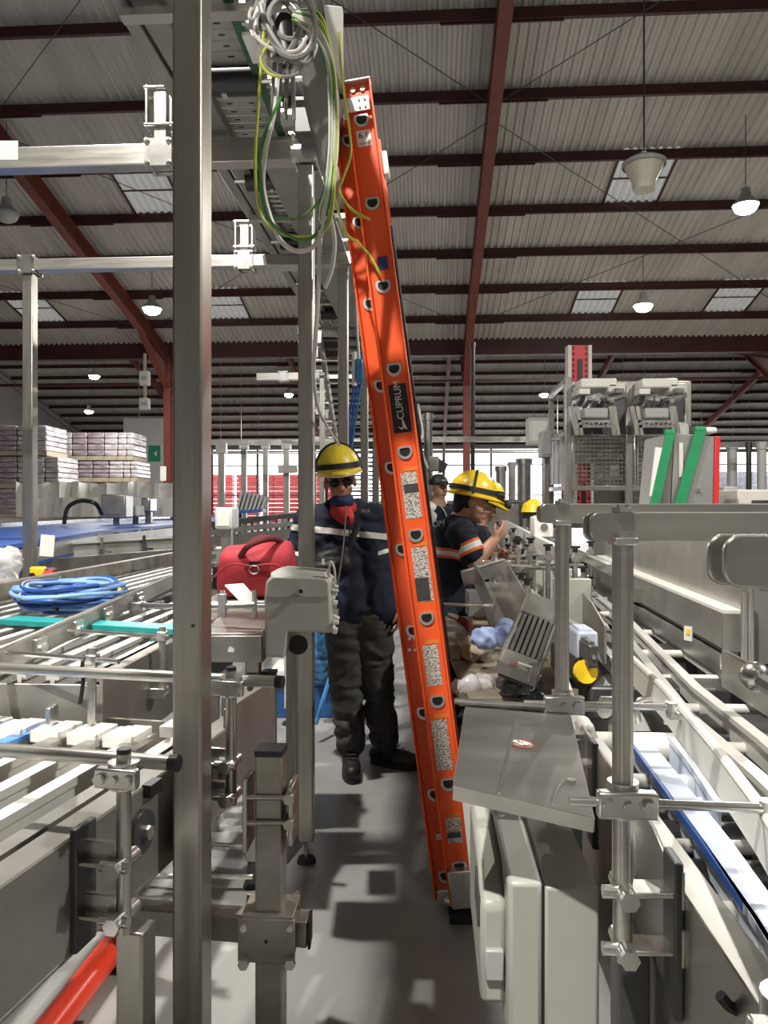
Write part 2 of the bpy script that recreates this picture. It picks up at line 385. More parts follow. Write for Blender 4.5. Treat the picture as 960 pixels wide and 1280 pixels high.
# horizontal service pipes and trays hanging near the far bay
for i, (z, v, r) in enumerate(((4.75, 44, .05), (4.3, 40, .06), (3.95, 36, .05))):
    t = MB().tube(B(-15, v, z), B(24, v, z), r, 8)
    for u in range(-14, 24, 4): t.tube(B(u, v, z), B(u, v, zroof(v)), .012, 5)
    t.build('service_pipe', STEELB if i % 2 else PAINTG, label=('upper', 'middle', 'lower')[i]+' pale service pipe hung across the far end of the hall', cat='pipe', group='service pipes across the far bay')
# ---------------------------------------------------------------- high bay lamps
def lamp(u_px, v_px, z, lit, label, x=None, y=None, power=1.0):
    if x is None:
        d = (z-EYE)*FL/(CY-v_px); p = V(((u_px-CX)/FL*d, d, z))
    else: p = V((x, y, z))
    v = p.x*SA+p.y*CA; zr = zroof(v)-.1
    t = thing('high_bay_lamp', label, 'lamp', p, group='high bay lamps')
    MB().lathe([(.0, .30), (.07, .29), (.09, .16), (.13, .12), (.22, .02), (.21, .0)], p, n=18).build('housing', PAINTG, t)
    MB().tube(p+EZ*.29, V((p.x, p.y, zr)), .008, 6).build('drop_rod', DARKST, t)
    MB().lathe([(0, .012), (.20, .012), (.195, -.03), (.16, -.09), (.09, -.13), (0, -.14)], p, n=18).build('lens', LENS if lit else GREYW, t)
    if lit:
        L = bpy.data.lights.new('lamp_light', 'AREA'); L.shape = 'DISK'; L.size = .16; L.energy = LAMP_POWER*power; L.color = (1, .965, .90)
        o = bpy.data.objects.new('lamp_light', L); COL.objects.link(o); o.parent = t; o.location = (0, 0, -.15)
    return t
for (px, py, lb) in ((932, 257, 'lit high bay lamp, the largest glare at the right under the roof'), (804, 382, 'lit high bay lamp above the red mast of the machine'),
        (190, 386, 'lit high bay lamp between the big post and the left red rafter'), (118, 470, 'lit high bay lamp above the second left stack of cans'),
        (361, 493, 'lit high bay lamp just left of the second steel post'), (680, 493, 'lit high bay lamp left of the red machine mast'),
        (111, 514, 'small far lit lamp right above the wrapped can stacks'), (38, 496, 'small far lit lamp behind the thin left frame post'), (728, 491, 'lit lamp seen through the top of the caged machine')):
    lamp(px, py, 5.9 if py in (382, 386) else 6.5 if py < 510 else 6.0, True, lb, power=1.0 if py < 400 else .45)
lamp(8, 268, 6.5, False, 'unlit high bay lamp cut by the left picture edge')
for (x, y, pw, lb) in ((-1.6, -1.6, 1.75, 'lit high bay lamp overhead, behind and left of the camera'), (-1.75, 3.0, .9, 'lit high bay lamp overhead at left, above the picture and the slat table'), (5.6, 1.6, 1.3, 'lit high bay lamp overhead at right, above the picture and the lane conveyor')):
    lamp(0, 0, 6.5, True, lb, x=x, y=y, power=pw)
# the big unlit bell pendant
p = P(805, 238, 9.0); t = thing('bell_pendant_lamp', 'unlit bell-shaped pendant lamp on a long rod, upper right', 'lamp', p)
MB().lathe([(0, .0), (.13, .0), (.135, .10), (.235, .30), (.235, .32), (.20, .345), (.10, .40), (.03, .42), (.03, .46), (0, .46)], p, n=24).build('shade', mat('cream diffuser', (.62, .59, .48), .4, trans=.0), t)
MB().lathe([(.245, .285), (.255, .285), (.255, .325), (.20, .36), (.10, .41), (.09, .41)], p, n=24).build('rim', PAINTG, t)
MB().tube(p+EZ*.45, V((p.x, p.y, zroof(p.x*SA+p.y*CA))), .012, 6).build('drop_rod', DARKST, t)
# small control pendants hanging at the left
for (y0, y1, lb) in ((464, 482, 'upper white hoist switch box hanging beside the left red column'), (498, 512, 'lower white hoist switch box hanging beside the left red column')):
    d = 13.; a, b = P(181, y0, d), P(181, y1, d); t = thing('hoist_switch', lb, 'switch', b, group='hoist switches by the left column')
    MB().box((a+b)/2, (.17, .12, (a-b).z)).build('body', PAINTW, t, bev=.02)
    MB().box((a+b)/2+V((0, -.062, 0)), (.10, .01, .06)).build('button_plate', PAINTG, t)
    MB().tube(a, P(181, y0-22, d), .03, 8).build('hanger', CARD, t)
# ---------------------------------------------------------------- wrapped pallets at the left, red crates outside
def pallet(px0, px1, py0, py1, d, m, label, rows=5, group='wrapped pallets of cans at the left'):
    a, b = P(px0, py1, d), P(px1, py0, d); w = b.x-a.x; h = b.z-a.z
    t = thing('wrapped_pallet', label, 'pallet', V(((a.x+b.x)/2, d+.6, a.z)), group=group)
    MB().box(((a.x+b.x)/2, d+.6, a.z+.05), (w, 1.1, .10)).build('pallet_base', CARD, t)
    for r in range(rows):
        z0 = a.z+.11+(h-.11)*r/rows; z1 = a.z+.11+(h-.11)*(r+.93)/rows
        MB().box(((a.x+b.x)/2+random.uniform(-.01, .01), d+.6, (z0+z1)/2), (w*.98, 1.08, z1-z0)).build('can_layer', m, t, bev=.02)
    return t
d = 16.5
for tier, (y0, y1, edges) in enumerate(((531, 569, (-16, 20, 38, 58)), (570, 610, (-16, 20, 38, 55, 73)), (610, 648, (-16, 20, 38)))):
    for i, (x0, x1) in enumerate(zip(edges, edges[1:])):
        pallet(x0, x1-1, y0, y1, d, FILML if i >= 1 and tier < 2 else FILM, 'wrapped pallet of cans in the nearer stack, %s tier, %s' % (('top', 'middle', 'bottom')[tier], ('at the picture edge', 'just behind the thin post', 'right of the thin post', 'at the stack\'s right end')[i]))
d = 19.
for tier, (y0, y1, edges) in enumerate(((540, 575, (58, 77, 89, 108, 129, 146, 157, 166)), (576, 602, (73, 85, 97, 115, 135, 153, 162, 171)))):
    for i, (x0, x1) in enumerate(zip(edges, edges[1:])):
        pallet(x0, x1-.6, y0, y1, d, FILML if i in (1, 4, 5, 6) else FILM, 'wrapped pallet of cans in the farther stack, %s tier, %s' % (('upper', 'lower')[tier], ORD[i]), 4)
for i, u0 in enumerate((-16.5, -14.4, -12.3, -10.2, -8.1)):
    for tier in range(2):
        t = thing('red_crate_stack', 'stack of red drink crates in daylight, %s tier, %s' % (('lower', 'upper')[tier], ORD[i] if i < 4 else 'rightmost'), 'crates', B(u0, 60, tier*2.0), group='red crate stacks outside')
        for r in range(6):
            for c in range(2): MB().box(B(u0-.45+c*.9, 60, tier*1.97+.135+r*.33), (.84, 1, .30), RA).build('crate', CRATE, t, smooth=False)
for i, u0 in enumerate((22.0, 23.6, 25.2)):
    for tier in range(2):
        t = thing('pale_pallet', 'pale wrapped pallet outside at the far right, %s tier, %s' % (('lower', 'upper')[tier], ('left one', 'middle one', 'right one')[i]), 'pallet', B(u0, 58.5, tier*2.2), group='pale pallets at the far right')
        for r in range(4): MB().box(B(u0, 58.5, tier*2.0+.23+r*.5), (1.3, 1, .48), RA).build('pack_layer', PALEC, t, smooth=False)
# dark room and white sheeting under the pallets
t = thing('white_sheeting', 'long white plastic sheeting over a machine in front of the can pallets', 'sheeting', P(120, 640, 13))
m = MB(); n = 40; top = []; vs = []
for i in range(n+1):
    x = 20+i*5.4; sag = 3*abs(math.sin(i*.9))+2*math.sin(i*.4); vs += [P(x, 602+sag*.6, 13+.15*math.sin(i*1.7)), P(x, 622, 12.8+.2*math.sin(i*1.1)), P(x, 646, 12.7+.1*math.sin(i*2.1)), P(x, 602+sag*.6, 14.5)]
f = []
for i in range(n):
    a, b = i*4, i*4+4; f += [(a, b, b+1, a+1), (a+1, b+1, b+2, a+2), (a+3, b+3, b, a)]
m.add(vs, f); m.build('sheet', TARP, t)
for x in (30, 150, 215):
    MB().tube(P(x, 604, 13.3), V((P(x, 604, 13.3).x, 13.3, 0)), .03, 8).build('support_post', PAINTG, t)
MB().box(P(188, 575, 24), (1.6, .3, 2.6)).build('partition', PAINTG, label='grey partition sheet beside the left red column', cat='partition', smooth=False)
sg = MB().box(P(193, 567, 16), (.26, .02, .34)); sgo = sg.build('exit_sign', [GREENX], label='green exit arrow sign hanging left of the red column', cat='sign')
MB().prism([P(192.2, 567, 15.985), P(196, 563, 15.985), P(196, 571, 15.985)], (0, -.004, 0)).build('arrow', WHITE, sgo)
MB().box(P(204, 592, 21.0), (.16, .02, .4)).build('notice_sheet', WHITE, label='white notice sheet fixed to the left red column', cat='notice')
# ================================================================ overhead conveyor and its steel frame
PU = -.495
def foot(m, p, h=.07):
    m.tube((p.x, p.y, .0), (p.x, p.y, .018), .040, 14, 1, r1=.034).tube((p.x, p.y, .018), (p.x, p.y, h+.02), .010, 8, 0)
def post(u, v, z1, label, w=.06, dep=.06, z0=.09, m=STEEL, Rm=None):
    b = B(u, v, 0); t = thing('steel_post', label, 'post', b, group='square steel frame posts')
    MB().box(B(u, v, (z0+z1)/2), (w, dep, z1-z0), Rm or RA).build('tube', m, t, bev=.005)
    f = MB(); foot(f, b); f.build('levelling_foot', [STEELB, RUBBER], t)
    return t
b1 = P(243, 632, 1.61)
t = thing('steel_post', 'widest square stainless post, nearest and cut off by top and bottom of the picture', 'post', (b1.x, b1.y, 0), group='square steel frame posts')
MB().box((b1.x-.004, b1.y, 1.5), (.0615, .085, 2.86), yawM(math.radians(2))).build('tube', STEEL, t, bev=.006)
f = MB(); foot(f, V((b1.x, b1.y, 0))); f.build('levelling_foot', [STEELB, RUBBER], t)
MB().bolt((b1.x+.008, b1.y-.043, 1.44-150/FL*1.57), (0, -1, 0), .004, .002).build('bolt', DARKST, t)
post(PU, 3.05, 2.98, 'second square steel post, its foot beside the standing man\'s boots')
post(PU-.02, 4.55, 2.9, 'third square steel post, right behind the standing man')
post(-.52, 6.1, 2.9, 'fourth square steel post, farther down the aisle')
post(-.53, 7.6, 2.9, 'fifth and farthest square steel post beside the aisle')
post(-2.43, 4.5, 2.86, 'thin square steel post at far left holding the lower cross beam', .065, .065)
def clamp_plate(u, v, z, parent, h=.11, w=.11):
    m = MB().box(B(u, v-.048, z), (w, .008, h), RA).box(B(u, v+.048, z), (w, .008, h), RA)
    for a in (-1, 1):
        for b in (-1, 1): m.tube(B(u+a*w*.40, v-.07, z+b*h*.40), B(u+a*w*.40, v+.07, z+b*h*.40), .007, 6).bolt(B(u+a*w*.40, v-.052, z+b*h*.40), -EVV, .011, .01)
    m.build('clamp_plate', STEELB, parent)
def beam(v, z, u0, u1, label, clamps, h=.085):
    t = thing('cross_beam', label, 'beam', B((u0+u1)/2, v, z-h/2), group='overhead cross beams')
    MB().bar(B(u0, v, z), B(u1, v, z), .075, h).build('tube', STEELH, t, bev=.005)
    for u in clamps: clamp_plate(u, v, z, t)
    return t
bm1 = beam(3.05, 2.865, -3.4, -.44, 'upper cross beam with a white tag, clamped to the second post', (PU, -1.09))
MB().box(P(11, 188, 3.0), (.075, .004, .075)).build('tag', WHITE, bm1)
beam(4.5, 2.90, -3.6, -.2, 'lower cross beam running from the thin left post to the overhead conveyor', (-2.43, -1.10), .07)
bm3 = beam(8.3, 2.86, -1.9, -.75, 'far cross beam seen between the first and second posts', (-.80, -1.6))
beam(1.56, 2.96, -1.2, -.3, 'nearest cross beam over the widest post, above the picture', (-.48,))
for (u, v, lb) in ((-1.09, 3.05, 'upright bolted bracket on the upper cross beam, left of the widest post'), (-1.10, 4.5, 'upright bolted bracket on the lower cross beam')):
    t = thing('hanger_bracket', lb, 'bracket', B(u, v, 2.9), group='hanger brackets')
    MB().box(B(u, v, 3.02), (.055, .055, .20), RA).build('stub', STEEL, t, bev=.004)
    m = MB()
    for z in (2.98, 3.13):
        for s in (-1, 1): m.tube(B(u-.06, v+s*.04, z), B(u+.06, v+s*.04, z), .007, 8)
    for s in (-1, 1): m.box(B(u+s*.05, v, 3.055), (.008, .09, .17), RA)
    m.build('clamp_frame', STEELB, t)
    MB().tube(B(u+.04, v, 3.14), B(u+.09, v+.02, 3.20), .008, 8).build('bent_rod', STEELB, t)
# the conveyor proper, u -.97 .. -.28, underside near z 3.05
oc = thing('overhead_conveyor', 'overhead stainless belt conveyor running down the aisle above the posts', 'conveyor', B(-.62, 4.5, 2.95))
V1 = 6.8
for u, w, h in ((-.98, .05, .22), (-.90, .09, .05)):
    MB().bar(B(u, -3.2, 3.14 if h > .1 else 3.06), B(u, V1, 3.14 if h > .1 else 3.06), w, h).build('side_channel', DULL, oc, bev=.004)
MB().bar(B(-.42, -3.2, 3.16), B(-.42, V1, 3.16), .012, .24).build('side_plate', DULL, oc)
MB().bar(B(-.63, -3.2, 3.055), B(-.63, V1, 3.055), .035, .06).build('green_guide', GREENP, oc, label='dark green belt guide')
sl = None
for i in range(180):
    v = -2.9+i*.064
    if sl is None: sl = MB().box(B(-.765, v, 3.085), (.235, .058, .016), RA).box(B(-.81, v, 3.0765), (.022, .007, .003), RA, 1).box(B(-.72, v, 3.0765), (.022, .007, .003), RA, 1).build('belt_slat', [SLATP, BLACK], oc)
    else: q = dup(sl, parent=oc); q.location = B(0, v, 0)-B(0, -2.9, 0)
for i in range(6):
    v = 1.95+i*.86
    MB().tube(B(-.89, v, 3.03), B(-.64, v, 3.03), .052, 18).build('return_roller', BLACK, oc)
    MB().tube(B(-.95, v, 3.03), B(-.40, v, 3.03), .012, 10).build('roller_shaft', STEELB, oc)
    MB().box(B(-.765, v-.0, 2.985), (.02, .03, .02), RA).build('scraper_clip', STEELB, oc)
    MB().box(B(-.55, v+.30, 3.03), (.12, .14, .02), RA).build('bright_tie_plate', STEELB, oc, label='bright cross tie plate')
    MB().bar(B(-.98, v+.42, 3.0), B(-.40, v+.42, 3.0), .05, .025).build('cross_bar', STEELH, oc)
tm = MB()
for i in range(150): tm.box(B(-.598, 1.2+i*.047, 3.03), (.035, .016, .012), RA)
o = tm.build('guide_teeth', STEELB, oc, kind='stuff')
random.seed(21)
for i in range(16):
    v = 3.3+i*.22; z = 2.96+random.uniform(-.03, .04); s = random.choice((.05, .07, .09))
    MB().box(B(-.34+random.uniform(-.03, .03), v, z), (s, .06, s*.8), RA).tube(B(-.42, v, z), B(-.25, v, z), .009, 8).build('mount_block', (WHITE, STEELB, DARKST, STEELB)[i % 4], oc, bev=.004)
    if i % 3 == 0: MB().bar(B(-.30, v+.1, 2.80), B(-.30, v+.1, 3.1), .03, .05).build('hanger_strap', STEELB, oc)
# hanging electrical housing on its right side
hs = thing('hanging_motor_housing', 'dark grey angled motor housing hanging from the overhead conveyor behind the wires', 'housing', B(-.38, 2.6, 2.7))
MB().prism([P(372, 45, 2.55), P(410, 55, 2.5), P(424, 120, 2.55), P(420, 190, 2.62), P(409, 235, 2.7), P(398, 205, 2.66), P(380, 130, 2.6)], B(0, .22, 0)).build('body', DULL, hs, bev=.006)
MB().box(P(382, 150, 2.95), (.075, .09, .14), RA).build('connector_block', DARKST, hs, bev=.005)
MB().prism([P(404, 5, 2.38), P(428, 8, 2.38), P(428, 105, 2.5), P(412, 70, 2.45)], B(0, .03, 0)).build('white_cover', WHITE, hs, bev=.003, label='white cover plate')
MB().box(P(318, 45, 2.62), (.05, .16, .10), RA).build('white_duct', WHITE, hs, bev=.004, label='white cable duct')
cd = thing('conduit_bundle', 'grey bundle of looped flexible conduit at the top beside the widest post', 'conduit', P(355, 60, 2.25))
def loop(c, rx, rz, r, m, name, par, tilt=0., ph=0., turns=1.0, dy=.03):
    k = int(28*turns); pts = []
    for i in range(k+1):
        a = ph+2*math.pi*i/28; pts.append(V(c)+V((rx*math.cos(a)*math.cos(tilt)-rz*math.sin(a)*math.sin(tilt), dy*math.sin(a*.7+ph), rx*math.cos(a)*math.sin(tilt)+rz*math.sin(a)*math.cos(tilt))))
    return MB().path(pts, r, 7).build(name, m, par)
for k in range(8):
    loop(P(358+random.uniform(-8, 8), 28+random.uniform(-22, 14), 2.2+k*.02), random.uniform(.045, .075), random.uniform(.07, .13), .009, (DGREYW, DGREYW, DGREYW, GREYW)[k % 4], 'conduit', cd, random.uniform(-.6, .6), random.uniform(0, 6), 1.0)
for (x0, x1) in ((352, 348), (360, 357), (366, 367), (344, 340)):
    MB().path(curve_pts([P(x0, 70, 2.27), P((x0+x1)/2, 100, 2.28), P(x1, 150, 2.32)]), .007).build('conduit', DGREYW, cd)
MB().tube(P(352, 30, 2.3), P(360, 78, 2.28), .045, 16, r1=.03).build('gland_tube', BLACK, cd)
# individual wires
def wire(pts, r, m, label, group='loose wires hanging from the overhead conveyor', name='hanging_wire'):
    return MB().path(curve_pts([P(*p) for p in pts], 10), r, 6).build(name, m, label=label, cat='wire', group=group)
bund = []
for k in range(16):
    o = random.uniform(-1, 1); m = (GREENW, YELW, GREYW, GREYW)[k % 4]
    wire([(372+o*8, 12+k, 2.2), (398+o*6, 20+k*2, 2.2), (414+o*6, 90, 2.22), (415+o*6+k*.3, 170, 2.24), (413+o*7, 230, 2.25), (406+o*9, 272+o*9, 2.26), (402-o*3, 288+o*6, 2.27)], .0042, m,
         ('green', 'green and yellow', 'pale grey', 'pale grey')[k % 4]+' wire in the thick bundle hanging left of the ladder top')
wire([(330, 38, 2.2), (323, 130, 2.22), (319, 210, 2.25), (326, 268, 2.28), (352, 292, 2.3), (388, 296, 2.3), (404, 280, 2.28), (410, 240, 2.26)], .0052, YELW, 'green and yellow wire drooping in a loop across the second post')
wire([(338, 50, 2.2), (326, 75, 2.2), (336, 92, 2.2), (352, 96, 2.2)], .0045, YELW, 'short yellow wire curl beneath the conduit bundle')
wire([(347, 95, 2.24), (343, 140, 2.25), (332, 190, 2.26), (330, 240, 2.28), (348, 296, 2.3), (372, 314, 2.3), (396, 304, 2.28), (408, 270, 2.26)], .0075, GREYW, 'thick grey cable drooping lowest across the second post')
wire([(352, 120, 2.24), (334, 160, 2.25), (324, 200, 2.26), (334, 270, 2.27), (368, 298, 2.29), (392, 296, 2.28), (412, 262, 2.26)], .005, GREENW, 'green wire loop hanging just inside the drooping grey cable')
wire([(330, 274, 2.3), (352, 274, 2.3), (380, 270, 2.29), (408, 240, 2.27)], .004, GREENW, 'nearly level green wire crossing the second post')
wire([(312, 36, 2.2), (320, 18, 2.2), (328, 14, 2.2)], .005, GREYW, 'small grey cable hoop beside the widest post')
wire([(315, 10, 2.2), (312, 22, 2.2), (320, 46, 2.2), (342, 62, 2.2), (370, 64, 2.2), (384, 46, 2.2)], .0055, GREYW, 'long grey cable arc in front of the conduit bundle')
wire([(326, 55, 2.2), (330, 80, 2.2), (350, 95, 2.2), (372, 92, 2.2), (384, 72, 2.2), (388, 55, 2.2)], .0045, DGREYW, 'brown grey cable arc under the conduit bundle')
wire([(400, 288, 2.27), (399, 330, 2.28), (397, 380, 2.3), (394, 430, 2.33), (392, 470, 2.5), (398, 510, 2.9), (410, 535, 3.3), (424, 556, 3.7)], .007, GREYW, 'long white cable falling from the bundle to the yellow helmet')
wire([(411, 262, 2.26), (418, 300, 2.27), (415, 335, 2.28), (406, 360, 2.3)], .007, GREYW, 'cut white cable end dangling below the bundle')
wire([(424, 40, 2.4), (428, 100, 2.45), (437, 165, 2.6), (438, 195, 2.62), (428, 225, 2.62), (424, 240, 2.62), (440, 262, 2.625), (462, 275, 2.625)], .0045, YELW, 'yellow wire lying over the ladder top')
wire([(416, 240, 2.27), (432, 290, 2.5), (448, 304, 2.62), (464, 322, 2.625), (476, 345, 2.625)], .0045, YELW, 'yellow wire crossing the ladder toward the blue sticker')
# cable pair down to the aisle and the inclined far run of the conveyor
for k, (dx, m, c) in enumerate(((0, BLUECD, 'dark blue'), (4, BLUEF, 'bright blue'), (-4, BLUECD, 'outer dark blue'))):
    MB().path(curve_pts([P(448+dx, 440, 4.9), P(447+dx, 480, 4.9), P(441+dx, 520, 4.9), P(437+dx*.6, 570, 4.9), P(434+dx, 680, 5.0), P(424+dx*5, 800, 5.1), P(414+dx*9, 890, 5.2)]), .008, 7).build('hanging_hose', m, label=c+' hose hanging behind the standing man down to the floor', cat='hose', group='blue hoses behind the standing man')
pd = thing('cable_gland_box', 'small blue and white connector hanging left of the ladder', 'connector', P(449, 480, 4.8))
MB().box(P(449, 463, 4.8), (.05, .05, .14)).build('blue_body', BLUEF, pd, bev=.008); MB().tube(P(443, 440, 4.8), P(443, 482, 4.8), .016, 10).build('white_tube', WHITE, pd); MB().path(curve_pts([P(449, 452, 4.8), P(446, 400, 4.8), P(444, 330, 4.75), P(440, 312, 4.7)]), .009).build('feed_cable', GREYW, pd)
inc = thing('inclined_conveyor', 'inclined slatted conveyor coming down behind the standing man', 'conveyor', B(-.4, 8, 1.2))
q0, q1 = B(-.72, 6.9, 3.0), B(-.98, 11.9, 1.25)
for s in (-.28, .28): MB().bar(q0+EU*s, q1+EU*s, .03, .16).build('side_rail', STEEL, inc)
for i in range(34):
    c = q0.lerp(q1, (i+.5)/34); MB().bar(c-EU*.25, c+EU*.25, .10, .02).build('slat', DARKST if i % 3 else BLACK, inc, smooth=False)
for i in range(12):
    c = q0.lerp(q1, (i+.5)/12)
    for s in (-1, 1):
        m = MB().box(c+EU*s*.36+EZ*(-.05), (.09, .05, .07), RA).tube(c+EU*s*.28, c+EU*s*.47, .012, 8).box(c+EU*s*.44+EZ*.02, (.03, .03, .12), RA); m.build('clamp_block', (STEELB, WHITE)[i % 2], inc)
    MB().tube(c-EU*.40-EZ*.12, c+EU*.40-EZ*.12, .014, 8).build('cross_rod', STEELB, inc)
for v in (7.4, 9.4, 11.4):
    for s in (-.3, .3): MB().bar(B(-.72-(v-6.9)*.052+s, v, 0), B(-.72-(v-6.9)*.052+s, v, 3.0-(v-6.9)*.35-.08), .05, .05, EVV).build('leg', STEEL, inc, bev=.004)
for s, lb in ((-1, 'drip tray hung under the left side'),):
    MB().bar(B(-.62, 3.4, 2.97), B(-.62, 6.4, 2.97), .24, .01).build('drip_tray', DULL, oc, label=lb)
# ================================================================ orange extension ladder
LD = 2.66
r0, r9 = P(574, 1082, LD), P(452, 150, LD)
Lr = (r9-r0)/9; Ls = Lr.length; Lu = Lr.normalized()
Dd = V((.075, 1, 0)).normalized(); Wd = Dd.cross(EZ).normalized(); Wd = (Wd-Lu*Wd.dot(Lu)).normalized(); Dd = Lu.cross(Wd)*-1
if Dd.y < 0: Dd = -Dd
ladder = thing('extension_ladder', 'orange fibreglass extension ladder leaning left against the overhead conveyor', 'ladder', V((r0.x, r0.y, 0)))
def LP(k, w, d): return r0+Lr*k+Wd*w+Dd*d                       # k in rungs, w across the rail, d inward
def rail(k0, k1, w0, d0, hw, sgn, m, name, fl=.030, wt=.005):
    a, b = LP(k0, w0, d0), LP(k1, w0, d0)
    f = -fl*sgn; t = .005
    prof = [(-hw, f), (-hw+t, f), (-hw+t+.006, 0), (hw-t-.006, 0), (hw-t, f), (hw, f), (hw, wt*sgn), (-hw, wt*sgn)]
    return MB().prism([a+Wd*x+Dd*y for x, y in prof], b-a).build(name, m, ladder)
rail(-.42, 9.42, 0, 0, .049, 1, ORANGE, 'base_rail')
rail(-.42, 9.42, 0, .42, .049, -1, ORANGE, 'base_rail')
FW, FD = -.058, .045
fo = -.04
rail(-.38+fo, 9.15+fo, FW, FD, .045, 1, ORANGE, 'fly_rail')
rail(-.38+fo, 9.15+fo, FW, .375, .045, -1, ORANGE, 'fly_rail')
def dring(c, rx, rz):
    pts = []
    for i in range(20):
        a = 2*math.pi*i/20; x, z = math.cos(a), math.sin(a)
        z = min(z, .62)
        pts.append(c+Wd*x*rx+Lu*z*rz)
    return pts
for k in range(10):
    for (w, d0, d1, off, nm) in ((0, -.007, .425, 0, 'base_rung'), (FW+.004, FD-.007, .38, -.17+.03*k/9, 'fly_rung')):
        c = LP(k+off, w, d0); rx, rz = .0265, .028
        o_, i_ = dring(c, rx, rz), dring(c, rx*.70, rz*.66); ib = [p+Dd*.0045 for p in i_]; ob = [p+Dd*(d1-d0) for p in o_]
        n = 20; m = MB()
        m.add(o_+i_, [(j, (j+1) % n, n+(j+1) % n, n+j) for j in range(n)]).add(i_+ib, [(j, (j+1) % n, n+(j+1) % n, n+j) for j in range(n)])
        m.add(o_+ob, [(j, (j+1) % n, n+(j+1) % n, n+j) for j in range(n)]); m.add(ib, [tuple(range(n))], 1); m.add(ob, [tuple(range(n))], 0)
        m.build(nm, [ALU, BLACK], ladder)
ft = MB().box(LP(-.42, .004, -.002)+Lu*.055, (.092, .075, .13), Matrix((Wd, Dd, Lu)).transposed())
ft.bolt(LP(-.42, .02, -.04)+Lu*.09, -Dd, .008, .006).bolt(LP(-.42, -.02, -.04)+Lu*.03, -Dd, .008, .006).build('foot_shoe', ALU, ladder, bev=.004)
fx = LP(-.42, .0, .0); MB().box((fx.x+.005, fx.y, .012), (.115, .10, .024)).build('rubber_pad', RUBBER, ladder, bev=.004)
fx2 = LP(-.42, .0, .42); MB().box((fx2.x+.005, fx2.y, .012), (.115, .09, .024)).box((fx2.x, fx2.y, .07), (.08, .06, .10)).build('rubber_pad', RUBBER, ladder, bev=.004)
MB().box(LP(-.38+fo, FW, FD)+Lu*.008, (.07, .06, .05), Matrix((Wd, Dd, Lu)).transposed()).tube(LP(-.40, FW-.0, .0), LP(-.40, FW+.02, -.02), .014, 10).build('fly_end_cap', ALU, ladder, bev=.004)
RL = Matrix((Wd, Dd, Lu)).transposed()
tp = MB().box(LP(9.17, -.020, -.014), (.112, .006, .052), RL)
for a, b in ((.02, .012), (.02, -.014), (-.0, .012), (-.0, -.014)): tp.bolt(LP(9.17, a, -.018)+Lu*b, -Dd, .005, .004, 1)
tp.build('rail_bracket', [ALU, DARKST], ladder, bev=.003)
tc = MB().box(LP(9.42, 0, -.01)+Lu*.004, (.10, .045, .008), RL)
for a in (-.017, .017): tc.bolt(LP(9.36, a, -.002), -Dd, .009, .006)
tc.build('top_cap', ALU, ladder, bev=.003)
def sticker(px0, px1, py0, py1, m, name='sticker', label=None, lift=.0012):
    y = (py0+py1)/2; k = (1082-y)/932*9; xc = 574-122*k/9; w = ((px0+px1)/2-xc)/FL*LD
    return MB().box(LP(k, w, -lift), ((px1-px0)/FL*LD, .0012, (py1-py0)/FL*LD), RL).build(name, m, ladder, label=label), k, w
for (x0, x1, y0, y1, lb) in ((504, 524, 590, 648, 'worn warning sticker, topmost'), (518, 538, 684, 752, 'worn grey warning sticker'), (531, 550, 806, 857, 'pale instruction sticker'), (542, 562, 899, 962, 'longest torn instruction sticker'), (558, 577, 1022, 1054, 'small lowest sticker')):
    sticker(x0, x1, y0, y1, PRINT, label=lb)
    sticker(x0+1, x1-1, y0-6, y0-1, mat('orange label band', (.75, .22, .03), .4) if 'orange label band' not in MT else MT['orange label band'], 'sticker_header')
for (x0, x1, y0, y1) in ((505, 523, 605, 616), (520, 537, 722, 751), (559, 576, 1040, 1047)): sticker(x0, x1, y0, y1, DARKST, 'sticker_band', lift=.0022)
lg, k, w = sticker(489, 511, 480, 541, BLACK, 'logo_plate', label='black plate with white lettering')
text('CUPRUM', .034, LP(k+.10, w, -.0025), Lu, -Wd, WHITE, lg)
MB().prism([LP(k-.265, w, -.003), LP(k-.215, w-.017, -.003), LP(k-.09, w, -.003), LP(k-.215, w+.017, -.003)][:2]+[LP(k-.235, w, -.003), LP(k-.10, w, -.003)], Dd*.001).prism([LP(k-.10, w+.001, -.003), LP(k-.235, w+.001, -.003), LP(k-.265, w+.017, -.003)], Dd*.001).build('arrow_emblem', WHITE, lg)
ls, k, w = sticker(446, 464, 163, 183, WHITE, 'length_sticker', label='white length sticker')
text('6.1', .030, LP(k+.035, w, -.0025), Wd, Lu, BLACK, ls); text('metros', .0135, LP(k-.06, w, -.0025), Wd, Lu, BLACK, ls)
sticker(473, 485, 321, 338, mat('navy sticker', (.02, .05, .16), .5), 'blue_sticker')
MB().box(LP(8.45, .062, .02), (.022, .05, .085), RL).build('guide_block', WHITE, ladder, bev=.006, label='white guide block on the right edge')
MB().box(LP(.32, FW+.006, FD-.01), (.034, .02, .022), RL).build('rung_lock', ALU, ladder, bev=.003)
for y in (798, 812):
    for x in (512, 519): MB().bolt(P(x, y, LD+.04)-Dd*.002, -Dd, .006, .004).build('rivet', ALU, ladder)
MB().path(curve_pts([LP(8, .05, .25), LP(6, .052, .24), LP(4, .054, .24), LP(2.3, .056, .24)]), .006).build('rope', BLACK, ladder, label='black halyard rope')
